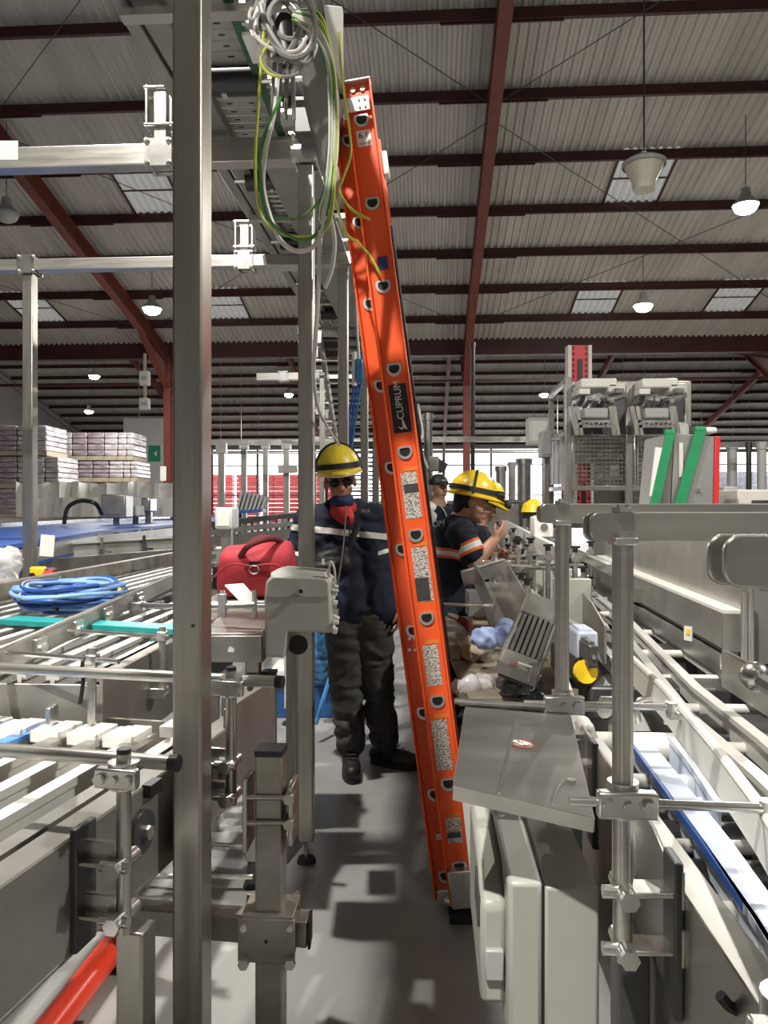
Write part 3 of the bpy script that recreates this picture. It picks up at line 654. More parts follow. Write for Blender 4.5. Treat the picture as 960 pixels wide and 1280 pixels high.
# ================================================================ near left conveyor (N axes)
ZN = .88
nc = thing('strip_conveyor', 'nearest left steel conveyor with white wear strips and nose combs', 'conveyor', N(-.95, 1.2, .6))
MB().bar(N(-.785, .2, .78), N(-.785, 2.12, .78), .008, .20).bar(N(-.81, .2, .876), N(-.81, 2.1, .876), .055, .012).bar(N(-.795, .2, .684), N(-.795, 2.1, .684), .03, .008).build('side_plate', DULL, nc, bev=.002)
MB().box(N(-.785, 1.95, .86), (.012, .34, .14), RN).build('end_plate', DULL, nc, bev=.002)
MB().bar(N(-2.0, .2, .78), N(-2.0, 1.9, .78), .008, .2).build('side_plate', DULL, nc)
MB().bar(N(-2.0, 1.86, .80), N(-.79, 1.86, .80), .012, .13).build('cross_plate', STAIN, nc)
for t in (.45, .85, 1.25, 1.55):
    MB().bar(N(-2.0, t, .80), N(-.79, t, .80), .04, .05).build('cross_tie', STAIN, nc)
MB().bar(N(-2.0, 1.0, .715), N(-.79, 1.0, .715), 1.5, .006).build('under_pan', STAIN, nc)
for i, s in enumerate((-.865, -.96, -1.055, -1.155, -1.26, -1.36, -1.46, -1.56, -1.66)):
    m = HDPE if i not in (4, 5) else BLUEP; g = STEEL if i in (1, 2, 3) else m
    te = 1.72 if i else 1.82
    b = MB().bar(N(s, .25, ZN-.006), N(s, te-.16, ZN-.006), .033, .018).bar(N(s+.005, .25, ZN-.030), N(s+.005, te-.1, ZN-.030), .012, .036)
    b.build('wear_strip', SHEET if i == 0 else m, nc, label='blue wear strip' if m is BLUEP else None)
    MB().bar(N(s, te-.165, ZN-.005), N(s, te, ZN-.010), .036, .014).build('strip_cover', m if m is BLUEP else SHEET, nc)
    c = MB()
    for j, (w, a) in enumerate(((.078, 0), (.064, .022), (.05, .044))): c.box(N(s-.035, te-.05+a, ZN-.002-.004*j), (w, .08, .030), RN)
    c.box(N(s-.035, te-.12, ZN-.035), (.05, .16, .03), RN)
    c.build('nose_comb', WHITE, nc, bev=.003)
    MB().tube(N(s-.07, te-.12, ZN-.045), N(s+.02, te-.12, ZN-.045), .014, 10).build('idler_roller', WHITE, nc)
# bolts, discs and side brackets on the plate
for (t, z, r) in ((1.36, .80, .042), (1.72, .80, .050)):
    MB().tube(N(-.781, t, z), N(-.769, t, z), r, 24).build('bearing_disc', DARKST, nc)
    MB().tube(N(-.772, t, z), N(-.755, t, z), .014, 8).build('bearing_bolt', STEELB, nc)
MB().box(N(-.775, 1.40, .872), (.02, .045, .025), RN).build('plate_tab', BLACK, nc)
MB().box(N(-.776, 1.56, .79), (.008, .07, .18), RN).build('dark_slot', BLACK, nc, label='dark slot in the side plate')
MB().bolt(N(-.770, 1.56, .815), ES, .012, .006).build('slot_bolt', STEELB, nc)
def railstand(s, t, z0, z1, fr, off, parent, r=.0125, zb=(.72, .86), plate=True):
    A = fr; e = (A(1, 0, 0)-A(0, 0, 0)); f = (A(0, 1, 0)-A(0, 0, 0))
    m = MB().tube(A(s, t, z0), A(s, t, z1), r, 14); m.build('upright', STEEL, parent)
    MB().tube(A(s, t, z1), A(s, t, z1+.008), r*.95, 14).build('black_cap', BLACK, parent)
    for z in zb:
        b = MB().bar(A(off, t, z), A(s, t, z), .05, .008).bar(A(off, t, z+.018), A(s-.01, t, z+.018), .012, .03)
        b.tube(A(s, t-.03, z), A(s, t+.035, z), .013, 10).bolt(A(s, t-.03, z), -f, .015, .012).tube(A(s-.03, t-.02, z), A(s+.02, t-.02, z), .010, 8)
        b.build('bracket', STEELB, parent, bev=.002)
    if plate: MB().box(A(off+.008, t, (zb[0]+zb[1])/2), (.014, .06, abs(zb[1]-zb[0])+.12), yawM(NY if fr is N else YAW)).build('mounting_plate', DARKST, parent, bev=.003)
def crossclamp(p, par, e, f, r=.026):
    m = MB().tube(p-EZ*.022, p+EZ*.022, r, 16)
    m.box(p-f*.022, (.075, .018, .034), Matrix((e, f, EZ)).transposed())
    for s in (-1, 1): m.bolt(p+e*.025*s-f*.032, -f, .010, .008)
    m.bolt(p-f*.032, -f, .007, .005)
    m.build('cross_clamp', STEELB, par, bev=.003)
ns = thing('rail_support', 'near left rail support stand with two bracket arms on the conveyor side', 'stand', N(-.70, 1.17, .7))
railstand(-.70, 1.17, .715, 1.02, N, -.785, ns, zb=(.745, .835)); crossclamp(N(-.70, 1.17, .985), ns, ES, ET)
ra = thing('guide_rail', 'nearest round guide rail with a black end cap, cut by the left picture edge', 'rail', N(-.9, 1.14, .98))
MB().tube(N(-1.7, 1.195, 1.0), N(-.628, 1.195, 1.0), .0125, 16).build('rail_tube', STEELH, ra)
MB().tube(N(-.628, 1.195, 1.0), N(-.612, 1.195, 1.0), .0145, 16).build('end_cap', BLACK, ra)
ns2 = thing('rail_support', 'rail support stand just right of the widest post', 'stand', N(-.70, 1.62, .7))
railstand(-.70, 1.62, .76, 1.065, N, -.785, ns2, zb=(.78, .855)); crossclamp(N(-.70, 1.62, 1.03), ns2, ES, ET)
rb = thing('guide_rail', 'second round guide rail crossing behind the widest post, black cap at its right end', 'rail', N(-.9, 1.6, 1.0))
MB().tube(N(-1.75, 1.655, 1.035), N(-.605, 1.655, 1.035), .0135, 16).build('rail_tube', STEELH, rb)
MB().tube(N(-1.75, 1.655, 1.035), N(-2.0, 1.60, 1.02), .0135, 16).build('rail_end', STEELH, rb)
MB().tube(N(-.605, 1.655, 1.035), N(-.588, 1.655, 1.035), .0155, 16).build('end_cap', BLACK, rb)
# legs under it
lg = thing('conveyor_leg', 'square conveyor leg at bottom left beneath the nearest rail support', 'leg stand', N(-.72, 1.27, 0))
MB().box(N(-.735, 1.27, .37), (.052, .052, .60), RN).build('tube', STEEL, lg, bev=.004); f = MB(); foot(f, N(-.735, 1.27, 0)); f.build('levelling_foot', [STEELB, RUBBER], lg)
p = P(339, 1200, 1.70); g2 = thing('conveyor_leg', 'stained square leg with black cap and bolted cross joint, right of the widest post', 'leg stand', (p.x, p.y, 0))
MB().box((p.x, p.y, .475), (.060, .060, .83), RA).build('tube', STAIN, g2, bev=.004)
MB().box((p.x, p.y, .894), (.062, .062, .012), RA).build('black_cap', BLACK, g2)
zc = 1.44-(1168-632)/FL*1.68
MB().box((p.x-.004, p.y-.043, zc), (.125, .010, .095), RA).box((p.x-.004, p.y+.06, zc), (.125, .010, .095), RA).box((p.x, p.y+.0, zc+.05), (.115, .09, .008), RA).build('joint_plate', STAIN, g2, bev=.002)
m = MB()
for a in (-1, 1):
    for b in (-1, 1): m.tube((p.x+a*.05, p.y-.07, zc+b*.038), (p.x+a*.05, p.y+.085, zc+b*.038), .007, 6)
    m.bolt((p.x+a*.05, p.y-.06, zc-.038), (0, -1, 0), .012, .012)
m.build('joint_bolts', STEELB, g2, kind='stuff')
MB().bolt((p.x-.004, p.y-.048, zc), (0, -1, 0), .004, .002).build('center_hole', BLACK, g2)
sp = MB()
for zz in (.80, .745): sp.tube((p.x-.05, p.y-.035, zz), (p.x+.05, p.y-.035, zz), .006, 8).tube((p.x+.045, p.y-.05, zz), (p.x+.045, p.y+.05, zz), .012, 8)
sp.box((p.x-.05, p.y, .76), (.01, .08, .16), RA).box((p.x+.05, p.y, .76), (.01, .08, .13), RA).build('side_clamp', STEEL, g2, bev=.002)
cb = thing('floor_beam', 'low square cross beam from the stained leg toward the red pipes', 'beam', (p.x-.3, p.y+.1, .4))
MB().bar((p.x-.43, p.y+.07, zc), (p.x+.085, p.y-.0, zc), .05, .058).build('tube', STAIN, cb, bev=.003); MB().box((p.x+.087, p.y, zc), (.006, .052, .06)).build('end_cap', BLACK, cb)
p = P(317, 960, 2.88); g3 = thing('conveyor_leg', 'slim square leg with a black foot behind the stained leg', 'leg stand', (p.x, p.y, 0))
MB().box((p.x, p.y, .5), (.052, .052, .80), RA).build('tube', STEEL, g3, bev=.004); f = MB(); foot(f, V((p.x, p.y, 0)), .10); f.tube((p.x, p.y, .02), (p.x, p.y, .1), .03, 10, 1, r1=.02); f.build('levelling_foot', [STEELB, RUBBER], g3)
sl = MB().box((p.x-.005, p.y-.04, .60), (.055, .012, .42), RA)
for z in (.76, .68, .5): sl.bolt((p.x-.005, p.y-.046, z), (0, -1, 0), .012, .008, 1)
sl.build('slotted_plate', [STEELB, DARKST], g3, bev=.003)
p = P(337, 900, 2.95); g4 = thing('conveyor_leg', 'short leg with a black top cap under the flat transfer box', 'leg stand', (p.x, p.y, 0))
MB().box((p.x, p.y, .41), (.05, .05, .76), RA).build('tube', STAIN, g4, bev=.004); MB().box((p.x, p.y, .795), (.054, .054, .012), RA).build('black_cap', BLACK, g4); f = MB(); foot(f, V((p.x, p.y, 0)), .04); f.build('levelling_foot', [STEELB, RUBBER], g4)
# red orange pipes on the floor
for (a, b, r, lb) in ((PZ(52, 1300, .06), PZ(158, 1162, .06), .042, 'red orange pipe lying low at the bottom left, open collar at its far end'),):
    t = thing('red_pipe', lb, 'pipe', (a+b)/2)
    MB().tube(a, b, r, 20).build('pipe', ORPIPE, t); MB().lathe([(r*.9, 0), (r*1.2, 0), (r*1.2, .05), (r, .06)], b-(b-a).normalized()*.03, b-a, 20).build('collar', ORPIPE, t)
    for q in (a.lerp(b, .2), a.lerp(b, .8)): MB().box((q.x, q.y, .012), (.10, .05, .024)).build('cradle', DARKST, t)
for (a, b, lb) in (((268, 1040, 2.9), (310, 1058, 2.85), 'upper thin tie rod near the floor left of the slim leg'), ((266, 1094, 2.8), (316, 1096, 2.8), 'lower thin tie rod near the floor left of the slim leg')):
    a, b = P(*a), P(*b); a.x -= .8; MB().tube(a, b, .009, 8).build('tie_rod', STEELB, label=lb, cat='rod')
# ================================================================ slatted table conveyor beyond (hall axes), z .98
ZT = .98
tb = thing('slat_table', 'wide slatted accumulation table on the left carrying the blue cable coil', 'conveyor', B(-1.5, 3.2, .7))
MB().bar(B(-.875, 1.98, .86), B(-.875, 3.6, .86), .010, .24).bar(B(-.90, 1.98, .975), B(-.90, 3.6, .975), .05, .012).build('side_plate', DULL, tb, bev=.002)
MB().bar(B(-2.15, 1.98, .98), B(-2.05, 7.4, .98), .05, .16).build('border_beam', STAIN, tb, bev=.004)
MB().bar(B(-2.2, 1.99, .86), B(-.88, 1.99, .86), .012, .20).build('end_plate', DULL, tb, bev=.002)
for i in range(13):
    u = -2.03+i*.092
    MB().bar(B(u, 2.0, ZT-.006), B(u+(.02 if i < 7 else 0), 5.6 if i < 7 else 3.6, ZT-.006), .036, .014).bar(B(u, 2.0, ZT-.03), B(u, 5.4 if i < 7 else 3.6, ZT-.03), .012, .034).build('slat', HDPE if i % 4 else STEELB, tb)
for v in (2.1, 2.7, 3.4, 4.2, 5.0): MB().bar(B(-2.1, v, .905), B(-.88 if v < 3.6 else -1.4, v, .905), .05, .05).build('cross_tie', DARKST, tb)
for (x, y) in ((-2.05, 2.2), (-.93, 2.3), (-2.02, 5.0)): MB().box(B(x, y, .41), (.05, .05, .82), RA).build('leg', STEEL, tb)
tl = thing('teal_bar', 'flat teal plastic bar lying across the slats under the cable coil', 'bar', PZ(100, 783, .995))
q0, q1 = PZ(10, 779, .99), PZ(232, 792, .99); MB().bar(q0+EZ*.012, q1+EZ*.012, .10, .022).build('bar', TEAL, tl, bev=.003)
# guide rail running across the slats
g = thing('side_guide', 'tall flat steel side guide running diagonally over the slats', 'guide rail', P(110, 790, 2.7))
e0, e1 = V((-.99, 1.90, 1.0)), V((-1.2, 4.4, 1.0)); e0 = V((-1.0, 1.80, 1.025)); e1 = V((-1.18, 4.4, 1.025))
MB().bar(e0, e1, .010, .065).tube(e0+EZ*.034, e1+EZ*.034, .008, 8).build('guide_bar', SHEET, g)
for t in (.17, .30, .43, .62): 
    q = e0.lerp(e1, t)+V((.014, 0, 0)); MB().box(q, (.018, .07, .05)).tube(q, q+V((.022, 0, .0)), .012, 8).bolt(q+V((.01, -.025, 0)), (1, 0, 0), .012, .012).build('guide_clamp', STEELB, g, bev=.002)
for (px, y1, v, lb, xr) in ((115, 810, 1.90, 'short rail stand holding a thin rod, in front of the diagonal guide', 152), (203, 783, 2.37, 'rail stand beside the widest post with a long thin rod', 214)):
    q = P(px, y1, v); t = thing('rail_support', lb, 'stand', (q.x, q.y, .8))
    MB().tube((q.x, q.y, .84), q, .011, 12).build('upright', STEELH, t)
    MB().box((q.x-.05, q.y-.01, .86), (.12, .03, .03)).box((q.x-.10, q.y, .88), (.012, .05, .12)).tube((q.x, q.y-.03, .86), (q.x, q.y+.03, .86), .015, 8).build('bracket', STEELB, t, bev=.002)
    zr = q.z-.03; xl = e0.x+(e1.x-e0.x)*((q.y+.1-e0.y)/(e1.y-e0.y))
    MB().tube((xl+.02, q.y+.10, zr), (P(xr, 0, v).x, q.y-.02, zr), .007, 8).build('guide_rod', STEELB, t)
    MB().box((q.x, q.y, zr), (.03, .035, .03)).build('cross_block', STEELB, t, bev=.003)
t = thing('curved_rail', 'curved round rail end beside the widest post above the slats', 'rail', P(195, 757, 3.2))
MB().path(curve_pts([P(168, 759, 3.3), P(178, 756, 3.28), P(192, 758, 3.2), P(240, 758, 3.0), P(345, 758, 2.9)]), .012, 10).build('rail_tube', STEELB, t); MB().box(P(172, 764, 3.3), (.06, .05, .08)).build('clamp', STEELB, t, bev=.003)
# black cord down from the rod
MB().path(curve_pts([P(105, 822, 1.86), P(103, 830, 1.85), P(104, 850, 1.85), P(100, 880, 1.84)]), .005).build('hanging_tie', BLACK, label='short black cord hanging from the thin rod', cat='cord')
MB().path(curve_pts([P(75, 722, 3.9), P(73, 730, 3.9), P(71, 742, 3.9)]), .008).build('cable_tie', BLACK, label='upright black tie end behind the blue coil', cat='tie')
# cable coil
cc = PZ(86, 760, 1.0); cc = V((cc.x, 3.28, 1.0))
coil = thing('cable_coil', 'coil of light blue cable lying on the teal bar', 'cable', (cc.x, cc.y, .99))
for k in range(17):
    a = random.uniform(0, 6); rx = random.uniform(.155, .235); ry = random.uniform(.17, .27); z = .997+.006*k; ox, oy = random.uniform(-.015, .015), random.uniform(-.02, .02)
    pts = [V((cc.x+ox+rx*math.cos(q*2*math.pi/36+a), cc.y+oy+ry*math.sin(q*2*math.pi/36+a), z+.006*math.sin(q*.5+k)+.012)) for q in range(37)]
    MB().path(pts, .0085, 8).build('cable_turn', BLUEC if k % 4 else BLUECD, coil)
for a in (1.2, 4.9): MB().lathe([(.035, -.006), (.039, 0), (.035, .006)], (cc.x+.2*math.cos(a), cc.y+.23*math.sin(a), 1.05), V((-math.sin(a), math.cos(a), 0)), 14).build('cable_tie', BLACK, coil)
yt = PZ(137, 736, 1.0); MB().path([V((yt.x+.05*math.cos(a*.4), yt.y+.06*math.sin(a*.4), .99+.004*(a % 3))) for a in range(22)], .012).build('yellow_tape_roll', YPL, label='yellow tape scrap behind the blue coil', cat='tape')
# flat transfer box, red bag, motor box
tx = thing('transfer_box', 'flat steel transfer box right of the widest post with a small white arrow', 'machine box', P(298, 830, 2.75))
zt = 1.44-(766-632)/FL*2.8; zb = 1.44-(828-632)/FL*2.75
a = P(262, 800, 2.75); b = P(329, 800, 2.75); zt0 = 1.44-(795-632)/FL*2.75
MB().box(((a.x+b.x)/2, 2.755, (zt0+zb)/2), (b.x-a.x, .01, zt0-zb)).box((b.x-.004, 3.0, (zt0+zb)/2+.01), (.008, .5, zt0-zb+.02)).build('front_panel', SHEET, tx, bev=.002)
MB().box(((a.x+b.x)/2-.1, 3.0, zb+.03), (b.x-a.x+.2, .48, .04)).build('bottom_tray', DULL, tx)
MB().prism([V((a.x-.2, 2.86, zt0-.02)), V((b.x-.01, 2.86, zt0-.02)), V((b.x+.10, 3.3, zt0+.01)), V((a.x-.2, 3.3, zt0+.01))], (0, 0, .012)).build('top_plate', SHEET, tx, bev=.002)
q = P(289, 812, 2.748); MB().prism([q+V((-.012, 0, -.008)), q+V((.008, 0, -.01)), q+V((.012, 0, .0)), q+V((0, 0, .010)), q+V((-.008, 0, .008))], (0, -.002, 0)).build('white_mark', WHITE, tx, label='small white arrow mark')
for x in (278, 318): MB().tube(P(x, 772, 2.85), P(x, 738, 2.85), .010, 10).build('rail_post', STEELB, tx)
MB().tube(P(262, 757, 2.84), P(318, 757, 2.84), .015, 12).build('round_rail', STEELH, tx); MB().box(P(278, 757, 2.835), (.03, .03, .09)).build('rail_clamp', STEELB, tx, bev=.003)
tg = MB().prism([P(281, 732, 2.9), P(304, 730, 2.9), P(322, 750, 2.85), P(300, 752, 2.85)], (0, .002, .003)); tg.build('paper_tag', WHITE, label='white paper tag leaning below the red bag', cat='paper')
bg = thing('tool_bag', 'red fabric tool bag with a dark handle strap and metal ring', 'bag', P(320, 745, 3.5))
bx, by, bz = P(322, 745, 3.5); m = MB()
W2, D2 = .175, .13
prof = [(0, .0, .92), (.03, 0, 1.0), (.10, 0, 1.0), (.155, .01, .96), (.20, .03, .80), (.235, .05, .45), (.245, .06, .12)]
vs = []; nseg = 28
for z, sh, sc in prof:
    for i in range(nseg):
        a = 2*math.pi*i/nseg; c, s = math.cos(a), math.sin(a); k = 5
        rr = (abs(c)**k+abs(s)**k)**(-1/k); wob = 1+.02*math.sin(a*5+z*30)+.015*math.sin(a*3-z*50)
        vs.append(V((bx+W2*c*rr*(1-.25*(1-sc))*wob, by+D2*s*rr*sc*wob, bz+z+.015*math.cos(a)*(z/.25))))
fs = [(r*nseg+i, r*nseg+(i+1) % nseg, (r+1)*nseg+(i+1) % nseg, (r+1)*nseg+i) for r in range(len(prof)-1) for i in range(nseg)]+[tuple(reversed(range(nseg))), tuple(range((len(prof)-1)*nseg, len(prof)*nseg))]
m.add(vs, fs).build('body', BAGRED, bg, sub=2)
MB().path(curve_pts([(bx-W2*.98, by-D2, bz+.10), (bx-.1, by-D2-.012, bz+.155), (bx, by-D2-.014, bz+.15), (bx+.1, by-D2-.012, bz+.155), (bx+W2*.98, by-D2, bz+.11)]), .006).build('seam', BAGRED, bg)
MB().path(curve_pts([(bx-.06, by-.10, bz+.19), (bx-.02, by-.14, bz+.235), (bx+.04, by-.12, bz+.262), (bx+.09, by-.06, bz+.265), (bx+.12, by-.0, bz+.24)]), .014, 8).build('handle', DKRED, bg)
MB().path(curve_pts([(bx-.09, by+.04, bz+.20), (bx, by+.03, bz+.265), (bx+.09, by+.03, bz+.255), (bx+.13, by+.04, bz+.21)]), .013, 8).build('handle', DKRED, bg)
MB().box((bx+.01, by-D2-.012, bz+.155), (.05, .01, .03)).build('strap_patch', BLKCLO, bg)
MB().path([V((bx+.01+.022*math.cos(i*math.pi/10), by-D2-.022, bz+.135+.018*math.sin(i*math.pi/10))) for i in range(21)], .0035).build('metal_ring', STEELB, bg)
MB().box((bx-W2-.01, by-.02, bz+.09), (.03, .05, .11)).build('side_pocket', BLKCLO, bg, bev=.01)
MB().box((bx+W2+.01, by-.02, bz+.09), (.03, .05, .10)).build('side_pocket', BLKCLO, bg, bev=.01)
st = thing('bag_stand', 'low steel plate table under the red tool bag', 'table', (bx, by, 0))
MB().box((bx, by, bz-.012), (.42, .34, .02)).build('top_plate', SHEET, st, bev=.003)
for sx in (-.17, .17):
    for sy in (-.13, .13): MB().box((bx+sx, by+sy, (bz-.02)/2), (.04, .04, bz-.02)).build('leg', STEEL, st)
mo = thing('motor_cover', 'light grey angular plastic drive cover in front of the second post', 'cover', P(372, 820, 2.62))
f = MB(); y0 = 2.60
f.prism([P(332, 727, y0), P(340, 719, y0), P(407, 721, y0), P(413, 728, y0), P(415, 792, y0), P(360, 790, y0), P(356, 823, y0), P(331, 822, y0), P(330, 750, y0)], (0, .20, 0)); f.build('shell', PALEG, mo, bev=.010)
MB().prism([P(338, 716, 2.64), P(352, 712, 2.64), P(407, 716, 2.64), P(408, 724, 2.60), P(338, 724, 2.60)], (0, .17, 0)).build('lid', PALEG, mo, bev=.004)
MB().bar(P(332, 746, 2.598), P(410, 746, 2.598), .004, .006).build('seam_line', PAINTG, mo)
MB().tube(P(376, 739, 2.60), P(376, 739, 2.585), .012, 16).tube(P(376, 739, 2.586), P(376, 739, 2.583), .008, 16, 1).build('cable_entry', [STEELB, BLACK], mo)
m = MB()
for i in range(13): m.box(P(417+random.uniform(-2, 3), 728+i*5, 2.61+random.uniform(0, .10)), (random.uniform(.015, .03), .03, random.uniform(.008, .02)), Matrix.Rotation(random.uniform(-.5, .5), 3, 'Y'))
m.build('connector_strip', WHITE, mo, bev=.002)
MB().tube(P(371, 806, 2.72), P(373, 806, 2.70), .035, 16).build('black_dial', BLACK, mo)
MB().path(curve_pts([P(411, 722, 2.62), P(412, 708, 2.6), P(414, 702, 2.6), P(418, 712, 2.6), P(419, 728, 2.62)]), .004).build('white_loop', WHITE, mo)
MB().box(P(382, 760, 2.92), (.05, .16, .12)).build('mount', STEEL, mo)
# blue bin and leg behind
p = P(372, 888, 5.15); bb = thing('blue_bin', 'dark blue plastic bin on the floor behind the second post', 'bin', (p.x, p.y+.2, 0))
m = MB(); hw = .26
m.prism([(p.x-hw*.92, p.y, 0), (p.x+hw*.92, p.y, 0), (p.x+hw, p.y, .22), (p.x-hw, p.y, .22)], (0, .40, 0)); m.build('body', BLUEB, bb, bev=.01)
MB().box((p.x, p.y+.2, .235), (hw*2+.04, .44, .03)).build('rim', BLUEB, bb, bev=.006)
MB().box((p.x+.02, p.y+.2, .29), (.42, .34, .08)).build('white_contents', WHITE, bb, bev=.02, label='white sheets lying in the bin')
p = P(360, 890, 5.0); g5 = thing('conveyor_leg', 'thin bright leg with a flat black foot in front of the blue bin', 'leg stand', (p.x, p.y, 0))
MB().box((p.x, p.y, .56), (.045, .045, .90), RA).build('tube', ENCL, g5, bev=.003); f = MB(); foot(f, V((p.x, p.y, 0)), .1); f.build('levelling_foot', [STEELB, RUBBER], g5)
bs = thing('blue_film', 'crumpled translucent blue plastic sheet behind the standing man\'s legs', 'plastic sheet', P(415, 870, 4.9))
rm = MB()
for k in range(7): rm.cap(P(402+k*5.5, 770+random.uniform(0, 12), 4.9), .035, P(400+k*5, 850-random.uniform(0, 40), 4.95+random.uniform(-.05, .05)), .05)
me = remesh(rm, .018, 2, .03, 14); skin(me, 'sheet', BLUEF, bs)
MB().path(curve_pts([P(395, 905, 4.6), P(405, 870, 4.7), P(418, 830, 4.8)]), .014).build('strap', BLUEF, bs)
MB().path(curve_pts([P(445, 780, 4.7), P(452, 830, 4.7), P(460, 880, 4.6), P(466, 915, 4.55)]), .014).build('strap', BLUEF, bs)
# ================================================================ left background conveyors
bt = thing('blue_belt_conveyor', 'wide bright blue belt conveyor crossing the left background', 'conveyor', P(110, 700, 6.5))
pts0 = [(-260, 700, 3.9), (0, 683, 4.7), (120, 664, 6.6), (225, 655, 9.2), (285, 651, 10.5)]; pts1 = [(-260, 667, 6.0), (0, 659, 7.6), (120, 652, 9.6), (225, 647.5, 12), (285, 646, 13)]
a = [PZ(x, y, 1.2) for x, y, _ in pts0]; b = [PZ(x, y, 1.2) for x, y, _ in pts1]
m = MB(); n = len(a); m.add(a+b+[p-EZ*.03 for p in a]+[p-EZ*.03 for p in b], [(i, i+1, n+i+1, n+i) for i in range(n-1)]+[(2*n+i, 2*n+i+1, i+1, i) for i in range(n-1)]+[(3*n+i, 3*n+i+1, 2*n+i+1, 2*n+i) for i in range(n-1)]+[(n+i, n+i+1, 3*n+i+1, 3*n+i) for i in range(n-1)]); m.build('belt', BBELT, bt)
for i in range(n-1):
    MB().bar(a[i]-EZ*.09, a[i+1]-EZ*.09, .02, .10).build('side_rail', SHEET, bt); MB().bar(a[i]-EZ*.155, a[i+1]-EZ*.155, .03, .03).build('lower_rail', BBELT, bt)
    MB().bar(b[i]+EZ*.02, b[i+1]+EZ*.02, .03, .05).build('back_rail', STEELB, bt)
for i in range(9):
    q = a[1].lerp(a[2], i/8) if i < 9 else a[2]; MB().tube((q.x, q.y-.05, .95), (q.x, q.y-.05, 1.13), .016, 8).build('support_stud', STEELB, bt)
for q in (a[1], a[2], a[3], b[1], b[2], b[3]): MB().box((q.x, q.y+.03, .52), (.06, .06, 1.04)).build('leg', STEEL, bt)
fr = thing('panel_conveyor', 'long grey sided conveyor frame in front of the blue belt', 'conveyor', P(110, 735, 4.5))
c0, c1 = PZ(-200, 762, .95), PZ(232, 683, .95)
c0 = V((-3.6, 3.9, 1.0)); c1 = V((-1.9, 7.6, 1.0))
MB().bar(c0+EZ*.0, c1, .02, .26).bar(c0+EZ*.13, c1+EZ*.13, .06, .012).build('side_panel', ENCL, fr)
dn = (c1-c0).normalized(); sd = V((dn.y, -dn.x, 0))
MB().bar(c0+sd*.36-EZ*.02, c1+sd*.36-EZ*.02, .03, .14).build('front_rail', SHEET, fr); MB().bar(c0+sd*.18-EZ*.06, c1+sd*.18-EZ*.06, .30, .02).build('dark_belt', DARKST, fr)
for i in range(8):
    q = c0.lerp(c1, (i+.5)/8)+sd*.05; s = MB().tube(q-EZ*.12, q+EZ*.17, .014, 8).box(q+EZ*.05, (.035, .035, .05)).tube(q+EZ*.05, q+EZ*.05+sd*.10, .010, 8); s.build('guide_stand', STEELB if i % 3 else DARKST, fr)
for i in (0, 3, 6): q = c0.lerp(c1, (i+.6)/8); MB().box((q.x, q.y, .44), (.06, .06, .88)).build('leg', STEEL, fr)
q = P(59, 682, 4.6); MB().box(q, (.085, .004, .13), Matrix.Rotation(.08, 3, 'Y')).build('white_label', WHITE, label='white paper label hanging by the thin left post', cat='label')
q = P(48, 719, 4.42); es = thing('emergency_stop', 'yellow and red emergency stop box on the thin left post', 'switch', q-EZ*.05)
MB().box(q, (.085, .06, .10)).build('yellow_box', YPL, es, bev=.012); MB().tube(q+V((.04, -.01, 0)), q+V((.075, -.01, 0)), .028, 14).tube(q+V((.075, -.01, 0)), q+V((.095, -.01, 0)), .036, 14).build('red_button', REDPL, es)
MB().box(P(63, 725, 4.45), (.05, .08, .14)).build('back_box', DARKST, es, bev=.01); MB().tube(q+V((-.02, -.032, 0)), q+V((-.02, -.036, 0)), .018, 10).build('label_dot', BLACK, es)
pb = thing('plastic_bag', 'clear plastic bag bundle at the left picture edge', 'bag', P(5, 740, 4.2))
rm = MB()
for k in range(6): rm.ell(P(-2+random.uniform(-10, 12), 715+random.uniform(-14, 16), 4.25), (random.uniform(.05, .08),)*3)
skin(remesh(rm, .015, 1, .02, 22), 'film', CLEARP, pb)
loop(P(11, 732, 4.2), .05, .075, .006, GREYW, 'cord_ring', pb)
# mid background machinery between the first two posts and the pallets
for (x0, x1, y0, y1, d, m, lb) in ((126, 157, 618, 648, 9.5, SHEET, 'grey steel cabinet at the end of the blue belt'), (268, 290, 634, 662, 6.0, WHITE, 'white plastic motor housing just right of the widest post'), (176, 188, 622, 640, 10.5, STEELB, 'small bright gearbox behind the blue belt'), (160, 172, 632, 646, 10.0, PAINTW, 'small cream motor behind the blue belt')):
    a, b = P(x0, y1, d), P(x1, y0, d); t = thing('machine_cabinet', lb, 'cabinet', V(((a.x+b.x)/2, d, a.z)))
    MB().box(((a.x+b.x)/2, d+.15, (a.z+b.z)/2), (b.x-a.x, .3, b.z-a.z)).build('body', m, t, bev=.02)
    MB().box(((a.x+b.x)/2, d-.005, (a.z+b.z)/2), ((b.x-a.x)*.75, .01, (b.z-a.z)*.7)).build('front_plate', m, t, bev=.004)
    MB().box(((a.x+b.x)/2, d+.15, a.z/2), (.08, .08, a.z)).build('pedestal', STEEL, t)
MB().path(curve_pts([P(80, 655, 9), P(84, 636, 9), P(94, 628, 9), P(106, 626, 9), P(120, 630, 9), P(127, 642, 9.3)]), .025, 8).build('black_hose', BLACK, label='black hose arching over the blue belt', cat='hose')
ml = thing('bottle_line', 'distant bottle conveyor line with many clamps between the first two posts', 'conveyor', P(320, 660, 8))
for (y, h, m) in ((650, .05, DARKST), (660, .05, STEELB), (672, .10, STEEL), (690, .04, STEELB)):
    MB().bar(P(258, y+6, 6.6), P(384, y-8, 8.6), .06, h).build('long_rail', m, ml)
for i in range(16):
    f_ = (i+.5)/16; x = 262+i*7.6; d = 6.6+2*f_; q = P(x, 668-8*f_, d)
    MB().tube(q-EZ*.15, q+EZ*.12, .013, 6).box(q+EZ*.04, (.04, .05, .05)).box(q-EZ*.05, (.05, .04, .03)).build('clamp_post', (STEELB, DARKST)[i % 2], ml)
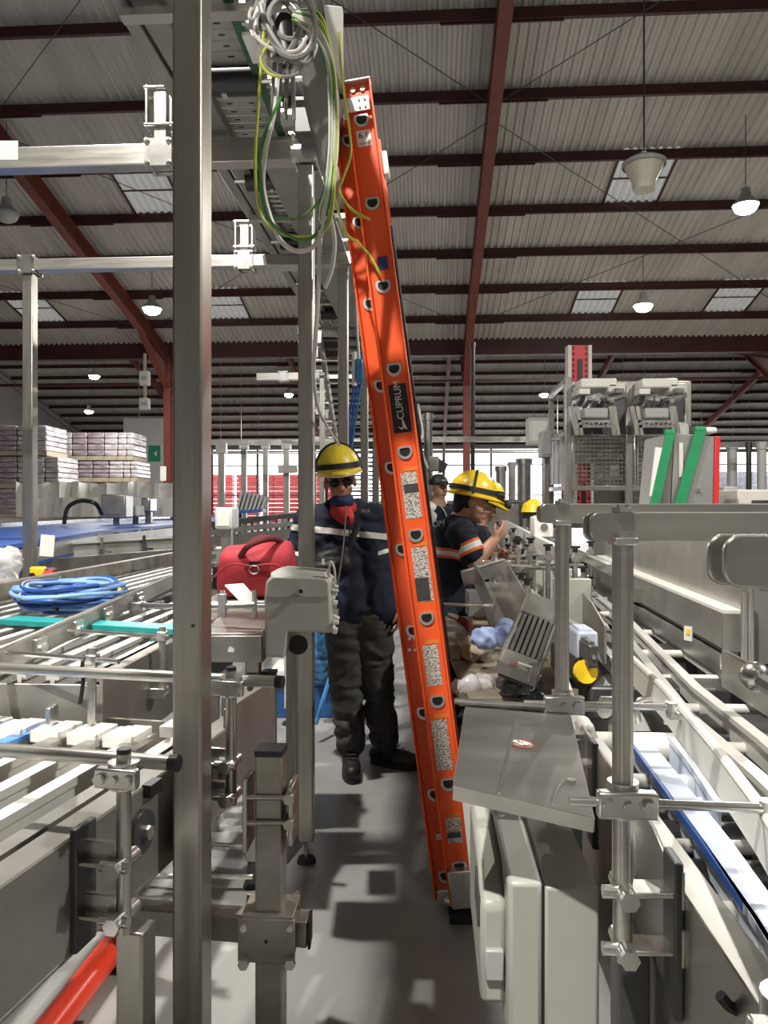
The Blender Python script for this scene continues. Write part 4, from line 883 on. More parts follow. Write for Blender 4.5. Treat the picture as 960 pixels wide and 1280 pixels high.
for i in range(5): 
    q = P(266+i*24, 700, 6.8+.4*i); MB().box((q.x, q.y+.1, q.z/2), (.06, .06, q.z)).build('leg', STEEL, ml)
    MB().box((q.x, q.y, q.z+.05), (.30, .2, .16)).build('pump_block', (STEELB, WHITE, SHEET)[i % 3], ml, bev=.02)
MB().bar(P(284, 641, 9.5), P(330, 638, 9.5), .3, .04).bar(P(300, 640, 9.5), P(300, 668, 9.4), .05, .05, EVV).build('blue_tray', BLUECD, ml, label='dark blue tray')
for i in range(7):
    MB().prism([P(295+i*5, 637, 9.4), P(298+i*5, 637, 9.4), P(304+i*5, 614+i*1.2, 9.4), P(301+i*5, 614+i*1.2, 9.4)], (0, .25, 0)).build('fin_plate', PAINTG, ml)
for (x, y0, d, lb) in ((277, 560, 9.0, 'far thin steel post nearest the widest post'), (305, 556, 10.5, 'far steel post in front of the red crates, second'), (332, 556, 11.5, 'far steel post in front of the red crates, third'), (358, 556, 10.0, 'far steel post with a short beam stub, left of the second post')):
    q = P(x, y0, d); post_t = thing('far_post', lb, 'post', (q.x, d, 0), group='far line posts'); MB().box((q.x, d, q.z/2), (.075, .075, q.z)).build('tube', STEEL, post_t)
    MB().box((q.x, d, q.z), (.12, .10, .12)).build('top_clamp', STEELB, post_t); MB().box((q.x, d, .01), (.14, .14, .02)).build('base_plate', STEEL, post_t)
MB().bar(P(262, 553, 10.2), P(420, 553, 10.2), .07, .07).build('far_tie_beam', STEELB, label='pale tie beam joining the tops of the far posts', cat='beam')
MB().bar(P(348, 587, 9.9), P(372, 586, 9.9), .08, .10).build('beam_stub', SHEET, label='short beam stub on a far post left of the second post', cat='beam')
# ================================================================ right conveyor (hall axes), z .95
ZR = .95
rc = thing('lane_conveyor', 'long multi-lane steel conveyor running away on the right side', 'conveyor', B(.6, 2.5, .6))
MB().bar(B(.325, .35, .76), B(.325, 1.62, .76), .008, .37).bar(B(.342, .35, .946), B(.342, 1.62, .946), .042, .010).build('side_plate', SHEET, rc, bev=.002)
MB().prism([B(.321, 1.02, .88), B(.321, 1.02, .965), B(.321, 1.10, .985), B(.321, 1.60, .985), B(.321, 1.64, .95), B(.321, 1.64, .80), B(.321, 1.02, .80)], EU*-.006).build('splice_plate', SHEET, rc, bev=.002)
MB().bar(B(.335, 1.62, .90), B(.335, 1.70, .90), .03, .16).build('rounded_end', PAINTW, rc, bev=.012)
def lane(px, m, name, w=.027, h=.012, z=ZR, web=True, label=None):
    p = [PZ(x, y, z) for x, y in px]; b = MB()
    for q, r in zip(p, p[1:]):
        b.bar(q, r, w, h)
        if web: b.bar(q-EZ*.03, r-EZ*.03, w*.4, .05)
    return b.build(name, m, rc, label=label)
lane([(712, 717), (785, 775), (870, 860), (955, 927), (1060, 1020)], HDPE, 'lane_strip')
lane([(669, 728), (730, 768), (782, 795), (862, 897), (952, 975), (1040, 1060)], HDPE, 'lane_strip')
lane([(745, 726), (785, 757), (898, 829), (990, 890)], HDPE, 'lane_strip')
lane([(690, 724), (760, 778), (782, 815), (822, 880), (900, 955), (1010, 1090)], STEELB, 'lane_strip', w=.02)
lane([(655, 732), (700, 768), (745, 800), (782, 838)], HDPE, 'lane_strip')
lane([(796, 922), (898, 1058), (960, 1150), (1010, 1230)], PALEB, 'belt_strip', w=.040, label='pale blue edged wear strip')
lane([(784, 924), (882, 1062), (944, 1152), (994, 1234)], BLUECD, 'belt_edge', w=.006, web=False, label='blue strip edge')
lane([(838, 922), (868, 962), (900, 1010)], PALEB, 'belt_edge', w=.012)
p = [PZ(x, y, 1.05) for x, y in ((781, 814), (830, 860), (895, 935), (952, 1010), (1010, 1100))]; b = MB()
for q, r in zip(p, p[1:]): b.bar(q-EZ*.03, r-EZ*.03, .012, .062).tube(q, r, .008, 8)
b.build('lane_guide', PAINTW, rc, label='tall white painted lane guide')
q = [PZ(x, y, 1.0) for x, y in ((718, 745), (740, 772), (757, 806))]; b = MB()
for a, c in zip(q, q[1:]): b.bar(a, c, .006, .12)
b.build('deflector_plate', DULL, rc, label='upright grey deflector plate')
for v, u0, u1, r in ((.82, .36, .62, .014), (1.02, .36, .47, .016), (1.22, .36, .75, .011), (1.38, .36, .62, .016), (1.50, .36, .60, .015), (1.72, .34, .95, .013), (2.05, .34, .95, .013), (2.4, .60, .95, .013), (2.8, .64, 1.0, .014), (3.25, .64, 1.0, .014), (3.8, .64, 1.05, .014), (4.4, .6, 1.1, .014), (5.1, .6, 1.1, .014)):
    MB().tube(B(u0, v, .905), B(u1, v, .905), r, 10).build('cross_tube', PAINTW, rc)
MB().bar(B(.60, .35, .80), B(.62, 1.66, .80), .52, .006).bar(B(.98, 1.66, .78), B(1.03, 5.6, .78), .6, .006).build('under_pan', DARKST, rc)  # near-black sheets stand in for the shade beneath the lanes
for v, m in ((1.16, BLACK), (1.30, DARKST), (.95, STAIN)): MB().tube(B(.365, v, .875), B(.66, v, .875), .035, 16).build('drive_roller', m, rc)
MB().box(B(.53, 1.13, .925), (.05, .04, .03), RA).build('white_block', WHITE, rc, bev=.003)
for v in (1.9, 2.35, 2.9): MB().box(B(.72, v, .86), (.5, .18, .10), RA).build('dark_motor', DARKST, rc, bev=.01)
for v in (1.0, 3.0, 5.0):
    for u in (.45, 1.0): MB().box(B(u, v, .385), (.05, .05, .77), RA).build('leg', STEEL, rc)
MB().tube(B(.365, 1.69, .912), B(.57, 1.69, .912), .032, 18).build('belt_drum', PAINTW, rc)
MB().box(B(.485, 1.04, .893), (.24, .10, .006), RA).build('deck_plate', SHEET, rc); MB().box(B(.485, .74, .893), (.24, .22, .006), RA).build('deck_plate', SHEET, rc); MB().box(B(.70, 1.35, .88), (.16, .35, .006), RA).build('deck_plate', DULL, rc)
MB().path(curve_pts([B(.47, 1.74, .95), B(.47, 1.74, 1.0), B(.53, 1.74, 1.0), B(.53, 1.74, .95)]), .007, 8).build('hoop_handle', STEELB, rc)
MB().tube(B(.40, 1.80, .97), B(.44, 1.80, .97), .025, 14).tube(B(.40, 1.79, .97), B(.40, 1.76, .97), .016, 10).build('knob_joint', STEELB, rc)
MB().bar(B(.42, 1.75, .93), B(.62, 2.5, .93), .03, .03).bar(B(.34, 1.75, .88), B(.40, 2.3, .88), .03, .10).build('inner_frame', PAINTW, rc, bev=.004)
# upright posts with flat double rails
def rpost(u, v, z0, label):
    t = thing('rail_post', label, 'post', B(u, v, z0), group='round posts carrying the flat double rails')
    m = MB().tube(B(u, v, z0), B(u, v, 1.405), .0125, 20)
    for a in range(6): m.tube(B(u+.0125*math.cos(a*1.05), v+.0125*math.sin(a*1.05), z0+.1), B(u+.0125*math.cos(a*1.05), v+.0125*math.sin(a*1.05), 1.39), .0012, 4)
    m.build('tube', STEELH, t); return t
def flat_rail(px, d, y0, y1, x1, label, gap=.018):
    a, b = P(px, y1, d), P(px, y0, d); t = thing('flat_rail', label, 'rail', a, group='flat double rails on the right')
    h = b.z-a.z; r = h*.32
    for k in (0, 1):
        o = V((0, gap*k, 0)); x0 = a.x-.004*k; pts = []
        for cx, cz, a0 in ((x0+r, a.z+r, math.pi), (x0+r, b.z-r, math.pi/2)):
            rng = [a0+math.pi/2*i/6 for i in range(7)]
            if a0 == math.pi/2: rng = [math.pi-math.pi/2*i/6 for i in range(7)]
            else: rng = [1.5*math.pi-math.pi/2*i/6 for i in range(7)]
            pts += [V((cx+r*math.cos(q), d, cz+r*math.sin(q)))+o for q in rng]
        pts += [V((x1, d-.02, b.z))+o, V((x1, d-.02, a.z))+o]
        MB().prism(pts, (0, .006, 0)).build('rail_plate', STEELH, t, bev=.0015)
    return t, h
def prail(u, v, px, d, y0, y1, x1, z0, l1, l2):
    t, h = flat_rail(px, d, y0, y1, x1, l2); p = B(u, v, 1.40)
    zt, zb = EYE-(y0-CY)/FL*d, EYE-(y1-CY)/FL*d
    MB().box((p.x, p.y+.0, zb+.001), (.030, .034, .010)).build('saddle', STEELB, t, bev=.002)
    MB().tube((p.x, p.y, zt), (p.x, p.y, zt+.006), .014, 6).tube((p.x, p.y, zt+.004), (p.x, p.y, zt+.010), .008, 8).build('top_nut', STEELB, t)
    return rpost(u, v, z0, l1)
pb_ = prail(.250, 1.0, 738, .985, 640, 677, 1.5, .853, 'middle round post, tallest of the right side, with a clamp on the thin rod', 'middle flat double rail with a rounded end')
pa_ = prail(.255, 1.48, 676, 1.465, 629.5, 654, 1.9, .90, 'farther round post standing behind the tilted steel tray', 'farther flat double rail, highest in the picture')
pc_ = prail(.262, .57, 906, .555, 669, 735, .9, .82, 'nearest round post cut by the right picture edge', 'nearest flat double rail at the right picture edge')
for (u, v, par) in ((.25, 1.0, pb_), (.255, 1.48, pa_), (.262, .57, pc_)):
    crossclamp(B(u, v, 1.062), par, EU, EVV, .020)
for (u, v, x0, x1, lb) in ((.25, 1.0, -.072, .175, 'thin round rod clamped to the middle post, reaching over the pale strip'), (.255, 1.48, -.075, .20, 'thin round rod clamped to the farther post'),):
    t = thing('guide_rod', lb, 'rod', B(u+.06, v-.02, 1.05))
    MB().tube(B(u+x0, v-.02, 1.064), B(u+x1, v-.02, 1.060), .0062, 12).build('rod', STEELB, t)
    q = B(u+x1, v-.02, 1.06); MB().tube(q-EZ*.012, q+EZ*.010, .011, 10).box(q+V((.012, .01, -.018)), (.03, .02, .012)).build('end_clamp', STEELB, t, bev=.002)
MB().ell(P(944, 846, .60), .012).tube(P(944, 846, .60), B(.262, .59, 1.30), .007, 8).build('knob_clamp', STEELB, pc_)
# bracket of the middle post on the side plate
for (v, par) in ((1.0, pb_), (1.48, pa_)):
    for z in (.872, .945):
        b = MB().bar(B(.245, v, z), B(.322, v, z), .04, .007).box(B(.318, v, z+.01), (.007, .05, .05), RA).tube(B(.25, v-.028, z), B(.25, v+.03, z), .012, 10).bolt(B(.25, v-.028, z), -EVV, .013, .01).tube(B(.222, v-.01, z), B(.26, v-.01, z), .009, 8)
        b.build('bracket', STEELB, par, bev=.002)
    MB().box(B(.314, v, .89), (.012, .05, .20), RA).build('mounting_plate', DARKST, par, bev=.003)
b = thing('conveyor_leg', 'dark slim leg below the middle post beside the cream box', 'leg stand', B(.285, 1.08, 0))
MB().box(B(.285, 1.10, .42), (.045, .045, .80), RA).build('tube', DARKST, b, bev=.003); f = MB(); foot(f, B(.285, 1.10, 0), .03); f.build('levelling_foot', [STEELB, RUBBER], b)
MB().tube(B(.30, 1.22, .90), B(.322, 1.22, .90), .045, 20).build('round_bearing', PAINTW, rc)
MB().box(B(.30, 1.6, .955), (.03, .04, .03), RA).bolt(B(.30, 1.57, .955), -EVV, .012, .012).build('plate_clip', STEELB, rc)
# tilted steel tray
tr = thing('steel_tray', 'flat brushed steel cover plate with a small red and white oval sticker', 'plate', P(650, 950, 1.45))
zt = .975; c = [P(567, 985, 1.16), P(742, 1025, 1.09), P(713, 897, 1.42), P(582, 886, 1.44)]
tn = (c[1]-c[0]).cross(c[3]-c[0]).normalized()
tq = lambda a, b: c[0].lerp(c[1], a).lerp(c[3].lerp(c[2], a), b)+tn*.005
MB().prism(c, (0, 0, .004)).build('plate', mat('scuffed tray steel', (.33, .32, .295), .36, .85, .3, 3, aniso=(1, 6, 1)), tr)
MB().bar(c[0]-EZ*.008, c[1]-EZ*.008, .003, .02).bar(c[1]-EZ*.008, c[2]-EZ*.008, .003, .02).bar(c[0]-EZ*.008, c[3]-EZ*.008, .003, .02).build('folded_edge', SHEET, tr)
MB().tube(c[3]+V((-.02, .01, .012)), c[2]+V((0, .02, .012)), .006, 8).build('hinge_rod', STEELB, tr)
q = tq(.52, .58); tx_, ty_ = (c[1]-c[0]).normalized(), tn.cross((c[1]-c[0]).normalized()); ov = MB().add([q+tx_*.021*math.cos(a*math.pi/12)+ty_*.014*math.sin(a*math.pi/12) for a in range(24)], [tuple(range(24))])
ovo = ov.build('oval_sticker', mat('faded red print', (.35, .10, .08), .5), tr); MB().add([q+tx_*.0165*math.cos(a*math.pi/12)+ty_*.0095*math.sin(a*math.pi/12)+tn*.0010 for a in range(24)], [tuple(range(24))]).build('white_field', PRINT, ovo)
MB().bar(tq(.34, .02), tq(.50, .97), .005, .003, tn).build('reflection_streak', STEELB, tr)  # bright bar laid on the plate to imitate a streak of reflection
MB().path(curve_pts([tq(.72, .02), tq(.76, .16), tq(.83, .26), tq(.92, .28)]), .003, 6).build('curled_edge', STEELB, tr)
# cream control box
cbx = thing('control_box', 'large cream enclosure with a hinged lid hanging on the conveyor side, bottom right', 'box', B(.18, 1.35, .55))
Z0, Z1 = .60, .845
MB().box(B(.222, 1.40, (Z0-.03+Z1)/2), (.085, .40, Z1-Z0+.03), RA).build('body', ENCL, cbx, bev=.006)
MB().box(B(.150, 1.40, (Z0+Z1)/2+.002), (.054, .405, Z1-Z0+.01), RA).build('lid', ENCL, cbx, bev=.008)
MB().box(B(.178, 1.40, (Z0+Z1)/2), (.004, .396, Z1-Z0), RA).build('seal', BLACK, cbx)
MB().prism([B(.125, 1.24, Z0+.03), B(.125, 1.24, .79), B(.125, 1.30, .835), B(.125, 1.56, .835), B(.125, 1.56, Z0+.03)], EU*-.042).build('raised_cover', ENCL, cbx, bev=.010)
MB().prism([B(.083, 1.25, .75), B(.083, 1.25, .80), B(.083, 1.33, .815), B(.083, 1.33, .76)], EU*-.004).build('window_flap', DARKST, cbx, bev=.002)
MB().box(B(.105, 1.235, .70), (.03, .012, .05), RA).build('latch', PAINTG, cbx, bev=.003)
MB().tube(B(.150, 1.19, Z0-.005), B(.150, 1.19, Z0-.05), .006, 8).build('hinge_pin', STEELB, cbx)
MB().box(B(.262, 1.42, .76), (.012, .3, .05), RA).tube(B(.262, 1.22, .84), B(.262, 1.22, .60), .006, 8).build('mount_strip', STEELB, cbx)
t = thing('sheet_guard', 'pale vertical sheet leaning behind the cream enclosure beside the ladder foot', 'sheet', P(600, 1100, 1.8))
MB().prism([P(577, 992, 1.80), P(640, 1005, 1.75), P(640, 1230, 1.70), P(602, 1225, 1.72)], (0, .01, 0)).build('sheet', ENCL, t)
# machine cover with ledge
mc = thing('machine_cover', 'stainless machine housing with a projecting ledge on the right', 'machine housing', B(1.1, 3.2, .9))
lp = [PZ(x, y, 1.113) for x, y in ((904, 767), (845, 742), (786, 717), (745, 696))]
for a, c in zip(lp, lp[1:]):
    n_ = V(((c-a).y, -(c-a).x, 0)).normalized()
    MB().prism([a, c, c+n_*.055, a+n_*.055], (0, 0, .010)).build('ledge', PAINTW, mc)
    MB().prism([a, c, c-EZ*.115, a-EZ*.115], n_*.05).build('ledge_face', SHEET, mc)
    MB().prism([a-EZ*.125-n_*.01, c-EZ*.125-n_*.01, c-EZ*.185-n_*.01, a-EZ*.185-n_*.01], n_*.05).build('lower_skirt', SHEET, mc)
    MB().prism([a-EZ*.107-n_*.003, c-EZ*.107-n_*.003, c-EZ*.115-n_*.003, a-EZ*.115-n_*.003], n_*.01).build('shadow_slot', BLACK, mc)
    MB().prism([a+n_*.055+EZ*.01, c+n_*.055+EZ*.01, c+n_*.055+EZ*.30, a+n_*.055+EZ*.30], n_*.012).build('side_panel', SHEET, mc)
a = lp[0]; MB().prism([a, a+V((.055, .02, 0)), a+V((.055, .02, -.19)), a-EZ*.19], (0, .01, 0)).build('end_cap', DULL, mc)
q = lp[0]+V((-.03, .06, -.075)); MB().box(q+V((-.04, .03, -.0)), (.03, .004, .045), Matrix.Rotation(-1.1, 3, 'Z')).build('warning_label', PAINTW, mc); MB().box(q+V((-.042, .027, .006)), (.012, .004, .016), Matrix.Rotation(-1.1, 3, 'Z')).build('yellow_mark', YPL, mc)
MB().prism([P(934, 660, 2.32), P(1100, 660, 2.25), P(1100, 830, 2.25), P(934, 830, 2.32)], (0, .02, 0)).build('front_panel', DULL, mc)
MB().tube(P(930, 740, 2.25), P(930, 826, 2.25), .010, 10).tube(P(938, 735, 2.25), P(938, 832, 2.25), .010, 10).build('corner_tubes', STEELB, mc)
MB().prism([P(902, 812, 2.1), P(962, 842, 1.9), P(1010, 868, 1.8), P(1010, 930, 1.8), P(955, 893, 1.9), P(902, 858, 2.1)], (.01, .01, 0)).build('guard_plate', SHEET, mc)
MB().box(B(1.55, 4.2, .66), (.7, 3.2, 1.32), RA).build('housing_body', DULL, mc)
t = thing('cable_plug', 'black cable plug with a white collar on the side plate, bottom right corner', 'plug', P(925, 1265, .8))
MB().path(curve_pts([P(900, 1244, .8), P(912, 1258, .8), P(926, 1264, .8), P(940, 1262, .8)]), .006, 8).build('plug_body', BLACK, t); MB().tube(P(934, 1266, .79), P(952, 1272, .78), .010, 12).build('white_collar', WHITE, t)
t = thing('helmet_standin', 'small yellow hood standing in for a helmet, left of the farther flat rail', 'hood', P(667, 700, 6.0)); q = P(667, 640, 6.0)  # made-up hood and stand in place of a far worker's helmet
MB().lathe([(.10, 0), (.085, .06), (.03, .10), (0, .11)], q, n=16).build('hood', YELLOW, t); MB().lathe([(.09, -.05), (.09, 0), (0, 0), (0, -.05)], q, n=16).build('dark_band', BLACK, t); MB().tube((q.x, q.y, 0), q, .04, 10).build('stand', STEEL, t)
# cluttered bench
BENCHM = mat('worn brown bench top', (.24, .205, .155), .7, 0, .35, 7)
bn = thing('work_bench', 'low beige work bench crowded with parts, right of the ladder', 'bench', P(606, 820, 3.4))
MB().box((.52, 3.55, .77), (.46, 1.9, .03)).build('bench_top', BENCHM, bn, bev=.004); MB().box((.50, 2.62, .70), (.44, .02, .12)).build('apron', DARKST, bn)
for x in (.34, .70):
    for y in (2.75, 4.4): MB().box((x, y, .38), (.05, .05, .75)).build('leg', DARKST, bn)
pt = thing('slotted_tray', 'tilted steel tray with a row of long slots leaning on the bench', 'tray', P(650, 840, 2.7))
q = [P(622, 832, 2.45), P(668, 850, 2.40), P(698, 765, 2.75), P(660, 742, 2.80)]
ax, ay = (q[1]-q[0]), (q[3]-q[0]); nz = ax.cross(ay).normalized()
if nz.y > 0: nz = -nz
def T(a, b): return q[0]+ax*a+ay*b
for i in range(7):
    MB().bar(T((i+.1)/6.6, .22), T((i+.1)/6.6, .72), .012, .006, nz).build('slot_bar', STEELB, pt)
MB().prism([T(0, 0), T(1.05, 0), T(1.05, .20), T(0, .20)], nz*.008).build('lower_band', SHEET, pt); MB().prism([T(0, .72), T(1.05, .72), T(1.05, 1), T(0, 1)], nz*.008).build('upper_band', SHEET, pt)
for a in (0, 1.05): MB().bar(T(a, 0), T(a, 1), .006, .05, nz).build('side_flange', SHEET, pt)
MB().bar(T(0, 0), T(1.05, 0), .006, .05, nz).build('end_flange', SHEET, pt)
MB().prism([T(.02, .05)-nz*.05, T(1, .05)-nz*.05, T(1, .95)-nz*.05, T(.02, .95)-nz*.05], -nz*.01).build('dark_back', DARKST, pt)
MB().path([T(.35, -.02)+nz*.03, T(.55, -.06)+nz*.06, T(.85, -.02)+nz*.05, T(.9, -.10)+nz*.02], .008, 8).build('bent_bracket', STEELB, pt)
tg = thing('steel_trough', 'open steel channel trough leaning up behind the slotted tray', 'trough', P(628, 780, 3.2))
a, b = P(640, 785, 3.0), P(612, 728, 3.5); dd = (b-a).normalized(); sx = V((1, .1, 0)).normalized(); up = sx.cross(dd)
for o, w, h in ((0, .15, .006), (-.075, .006, .10), (.075, .006, .10)): MB().bar(a+sx*o+(up*.05 if o else up*0), b+sx*o+(up*.05 if o else up*0), w, h, up).build('channel_side', SHEET, tg)
an = thing('angle_bracket', 'flat grey steel angle sticking out on a thin post in front of the bent worker', 'bracket', P(612, 715, 3.6))
a, b = P(578, 724, 3.5), P(632, 708, 3.5); MB().bar(a, b, .01, .065).bar(a+V((0, .03, .03)), b+V((0, .03, .03)), .07, .008).build('angle_plate', SHEET, an, bev=.002)
MB().tube(P(618, 690, 3.55), P(618, 790, 3.55), .016, 10).build('thin_post', STEELB, an); MB().tube(P(594, 705, 3.56), P(702, 711, 3.56), .011, 10).build('cross_rod', STEELB, an)
for x in (608, 632): MB().box(P(x, 707, 3.55), (.04, .04, .05)).build('rod_clamp', STEELB, an, bev=.004)
MB().tube(P(548, 755, 3.2), P(614, 757, 3.2), .007, 8).build('thin_rod', STEELB, label='thin horizontal rod in front of the bent worker\'s legs', cat='rod')
def crumple(name, label, cat, px, py, d, r, n, m, seed):
    random.seed(seed); t = thing(name, label, cat, P(px, py+r*FL/d*.6, d)); rm = MB()
    for k in range(n): rm.ell(P(px, py, d)+V((random.uniform(-r, r), random.uniform(-r, r), random.uniform(-r, r)*.45)), (r*random.uniform(.4, .8), r*random.uniform(.4, .8), r*random.uniform(.25, .5)), nu=8, nv=6)
    skin(remesh(rm, .007, 2, .020, 17, seed), 'film', m, t); return t
crumple('plastic_bag', 'crumpled clear plastic bag lying at the front of the bench', 'bag', 594, 858, 2.75, .05, 6, CLEARP, 3)
crumple('blue_rag', 'light blue cloth bundle beside the slotted tray', 'rag', 617, 790, 2.95, .06, 5, mat('light blue cloth', (.28, .36, .58), .7), 4)
crumple('dark_rag', 'dark grey cloth heap under the slotted tray', 'rag', 655, 862, 2.6, .06, 5, DARKST, 5)
crumple('beige_bag', 'beige cloth bag on the bench beside the ladder', 'bag', 585, 815, 3.2, .075, 6, CARD, 6)
for (x0, x1, y0, y1, d, m, nm, lb) in ((586, 612, 740, 770, 3.9, PAINTG, 'open_box', 'grey open carton below the angle bracket'), (592, 614, 776, 812, 3.3, CARD, 'carton', 'brown small carton beside the light blue cloth'), (722, 748, 790, 826, 2.3, mat('pale blue box', (.45, .50, .58), .4), 'blue_box', 'pale blue plastic box between the two right posts'), (668, 692, 646, 672, 4.6, WHITE, 'white_block', 'white plastic block above the lanes left of the farther post'), (735, 748, 806, 836, 2.2, DARKST, 'dark_block', 'dark steel block right of the pale blue box'), (575, 612, 866, 882, 2.7, STAIN, 'parts_tray', 'shallow parts tray at the bench front'), (630, 660, 838, 852, 2.75, PAINTW, 'steel_block', 'pale steel block under the slotted tray'), (594, 640, 850, 880, 3.0, DARKST, 'tool_case', 'dark tool case at the bench front')):
    a, b = P(x0, y1, d), P(x1, y0, d); t = thing(nm, lb, 'box', V(((a.x+b.x)/2, d+.06, a.z)))
    w, h = b.x-a.x, b.z-a.z; c = V(((a.x+b.x)/2, d+.07, (a.z+b.z)/2))
    if nm in ('open_box', 'carton', 'parts_tray'):
        m2 = MB().box(c-EZ*h*.48, (w, .14, .006))
        for s in (-1, 1): m2.box(c+V((s*w/2, 0, 0)), (.006, .14, h)).box(c+V((0, s*.07, 0)), (w, .006, h))
        m2.build('walls', m, t)
        MB().box(c-EZ*h*.2, (w*.85, .12, h*.4)).build('contents', PAINTW if nm == 'open_box' else DARKST, t, bev=.01)
    else:
        MB().box(c, (w, .14, h)).build('body', m, t, bev=.008); MB().box(c+EZ*h*.5, (w*.7, .1, .012)).build('lid', m, t, bev=.004)
        MB().tube(c+V((0, -.07, 0)), c+V((0, -.08, 0)), min(w, h)*.2, 12).build('front_boss', STEELB, t)
t = thing('hand_tool', 'pliers with dark red grips lying on the bench edge beside the ladder', 'tool', P(570, 775, 3.2))
MB().tube(P(560, 768, 3.2), P(572, 773, 3.2), .010, 8, r1=.014).build('jaws', STEELB, t)
for o in (0, 4): MB().path(curve_pts([P(572, 773, 3.2), P(580, 776+o, 3.2), P(588, 784+o, 3.2)]), .012, 8).build('grip', DKRED, t)
t = thing('yellow_roll', 'dark roller with a yellow end cap between the right posts', 'roller', P(728, 850, 2.3)); MB().tube(P(720, 842, 2.3), P(730, 840, 2.25), .045, 16).build('roller', BLACK, t); MB().tube(P(730, 840, 2.25), P(733, 839.5, 2.23), .035, 16).build('end_cap', YPL, t)
# clamp studded line behind the bent worker
cl = thing('clamp_line', 'far conveyor guide line crowded with knobs and clamps in front of the workers', 'conveyor', P(660, 690, 5))
for (z, o, m, h) in ((1.22, 0, PAINTW, .07), (1.16, .22, STEELB, .04), (1.04, -.15, STEEL, .10), (1.04, .35, STEEL, .06)):
    a, b = PZ(632, 654, 1.22), PZ(700, 694, 1.22); MB().bar(V((a.x+o, a.y, z)), V((b.x+o, b.y, z)), .03, h).build('long_rail', m, cl)
a, b = PZ(634, 655, 1.22), PZ(702, 695, 1.22); random.seed(11)
for i in range(48):
    f_ = i/47; q = a.lerp(b, f_**.6)+V((random.uniform(-.18, .30), 0, 0)); q.z = random.uniform(1.00, 1.19)
    m = MB().tube(q-EZ*.16, q+EZ*.06, .012, 7).box(q+EZ*.03, (.03, .03, .025)).tube(q+EZ*.06, q+EZ*.08, .013, 8, 1).tube(q+V((-.04, 0, 0)), q+V((.04, 0, 0)), .008, 6)
    m.box(q+EZ*.085, (.045, .016, .010), yawM(random.uniform(-1, 1)), 1).build('clamp_knob', [STEELB, BLACK], cl)
for i in range(8):
    q = a.lerp(b, (i/7)**.6)+V((.05, .02, -.2)); MB().box(q, (.16, .05, .20), RA).build('upright_plate', ENCL, cl, bev=.004)
for f_ in (0, .5, .9): q = a.lerp(b, f_); MB().box((q.x, q.y, .5), (.06, .06, 1.0)).build('leg', STEEL, cl)
# caged machine with red mast
DM = 9.0
pm = thing('caged_machine', 'tall caged machine with two inclined heads and a red mast, right background', 'machine', P(780, 640, DM))
def fbar(x0, y0, x1, y1, d0, d1, w, m=STEEL, nm='frame_bar'): MB().bar(P(x0, y0, d0), P(x1, y1, d1), w, w, V((0, 1, 0)) if x0 == x1 else EZ).build(nm, m, pm, bev=.006)
for x, y0 in ((710, 472), (786, 478), (859, 478)):
    q = P(x, y0, DM); MB().bar(V((q.x, q.y, 0)), q, .075, .075, EVV).build('frame_post', STEEL, pm, bev=.006)
    q = P(x-2, y0, DM+1.6); MB().bar(V((q.x, q.y, 0)), q, .07, .07, EVV).build('frame_post', DULL, pm)
for y in (480, 541, 610): fbar(708, y, 862 if y < 500 else 800, y, DM, DM, .06)
fbar(688, 495, 708, 476, DM+2, DM, .06); fbar(686, 612, 710, 610, DM+2, DM, .06); fbar(686, 548, 710, 542, DM+2, DM, .06)
q = P(689, 500, DM+2.); MB().bar(V((q.x, q.y, 0)), q, .07, .07, EVV).build('frame_post', DULL, pm)
for i in range(4): MB().prism([P(687+i*6, 552-i*1.5, DM+2-i*.5), P(692+i*6, 551-i*1.5, DM+1.6-i*.5), P(692+i*6, 606, DM+1.6-i*.5), P(687+i*6, 606, DM+2-i*.5)], (.02, 0, 0)).build('side_panel', PAINTG, pm)
ms = MB()
for x0, x1 in ((716, 793), (795, 836)):
    for i in range(int((x1-x0)/5)): ms.tube(P(x0+2+i*5, 545, DM), P(x0+2+i*5, 607, DM), .006, 4)
    for i in range(12): ms.tube(P(x0, 547+i*5.2, DM), P(x1, 547+i*5.2, DM), .006, 4)
ms.build('wire_mesh', STEELB, pm, kind='stuff')
for x in (716, 794, 796, 836): fbar(x, 543, x, 609, DM, DM, .04, STEELB, 'mesh_frame')
for (x0, x1, y0, y1, d) in ((708, 738, 433, 482, DM+.6), (716, 740, 580, 646, DM+.6)):
    a, b = P(x0, y1, d), P(x1, y0, d); w = b.x-a.x; h = b.z-a.z; c = (a+b)/2
    MB().box(c, (w*.68, .14, h)).build('red_mast', mat('red mast paint', (.62, .045, .06), .45) if 'red mast paint' not in MT else MT['red mast paint'], pm)
    for s in (-1, 1): MB().box(c+V((s*w*.42, 0, 0)), (w*.14, .16, h)).build('mast_rail', PAINTW, pm)
    MB().box(c+V((0, -.075, -h*.15)), (w*.2, .02, h*.6)).build('mast_slot', BLACK, pm)
    for s in (-1, 1):
        for i in range(7): MB().box(c+V((s*w*.26, -.075, h*(i/7-.43))), (w*.06, .02, h*.07)).build('mast_hole', BLACK, pm)
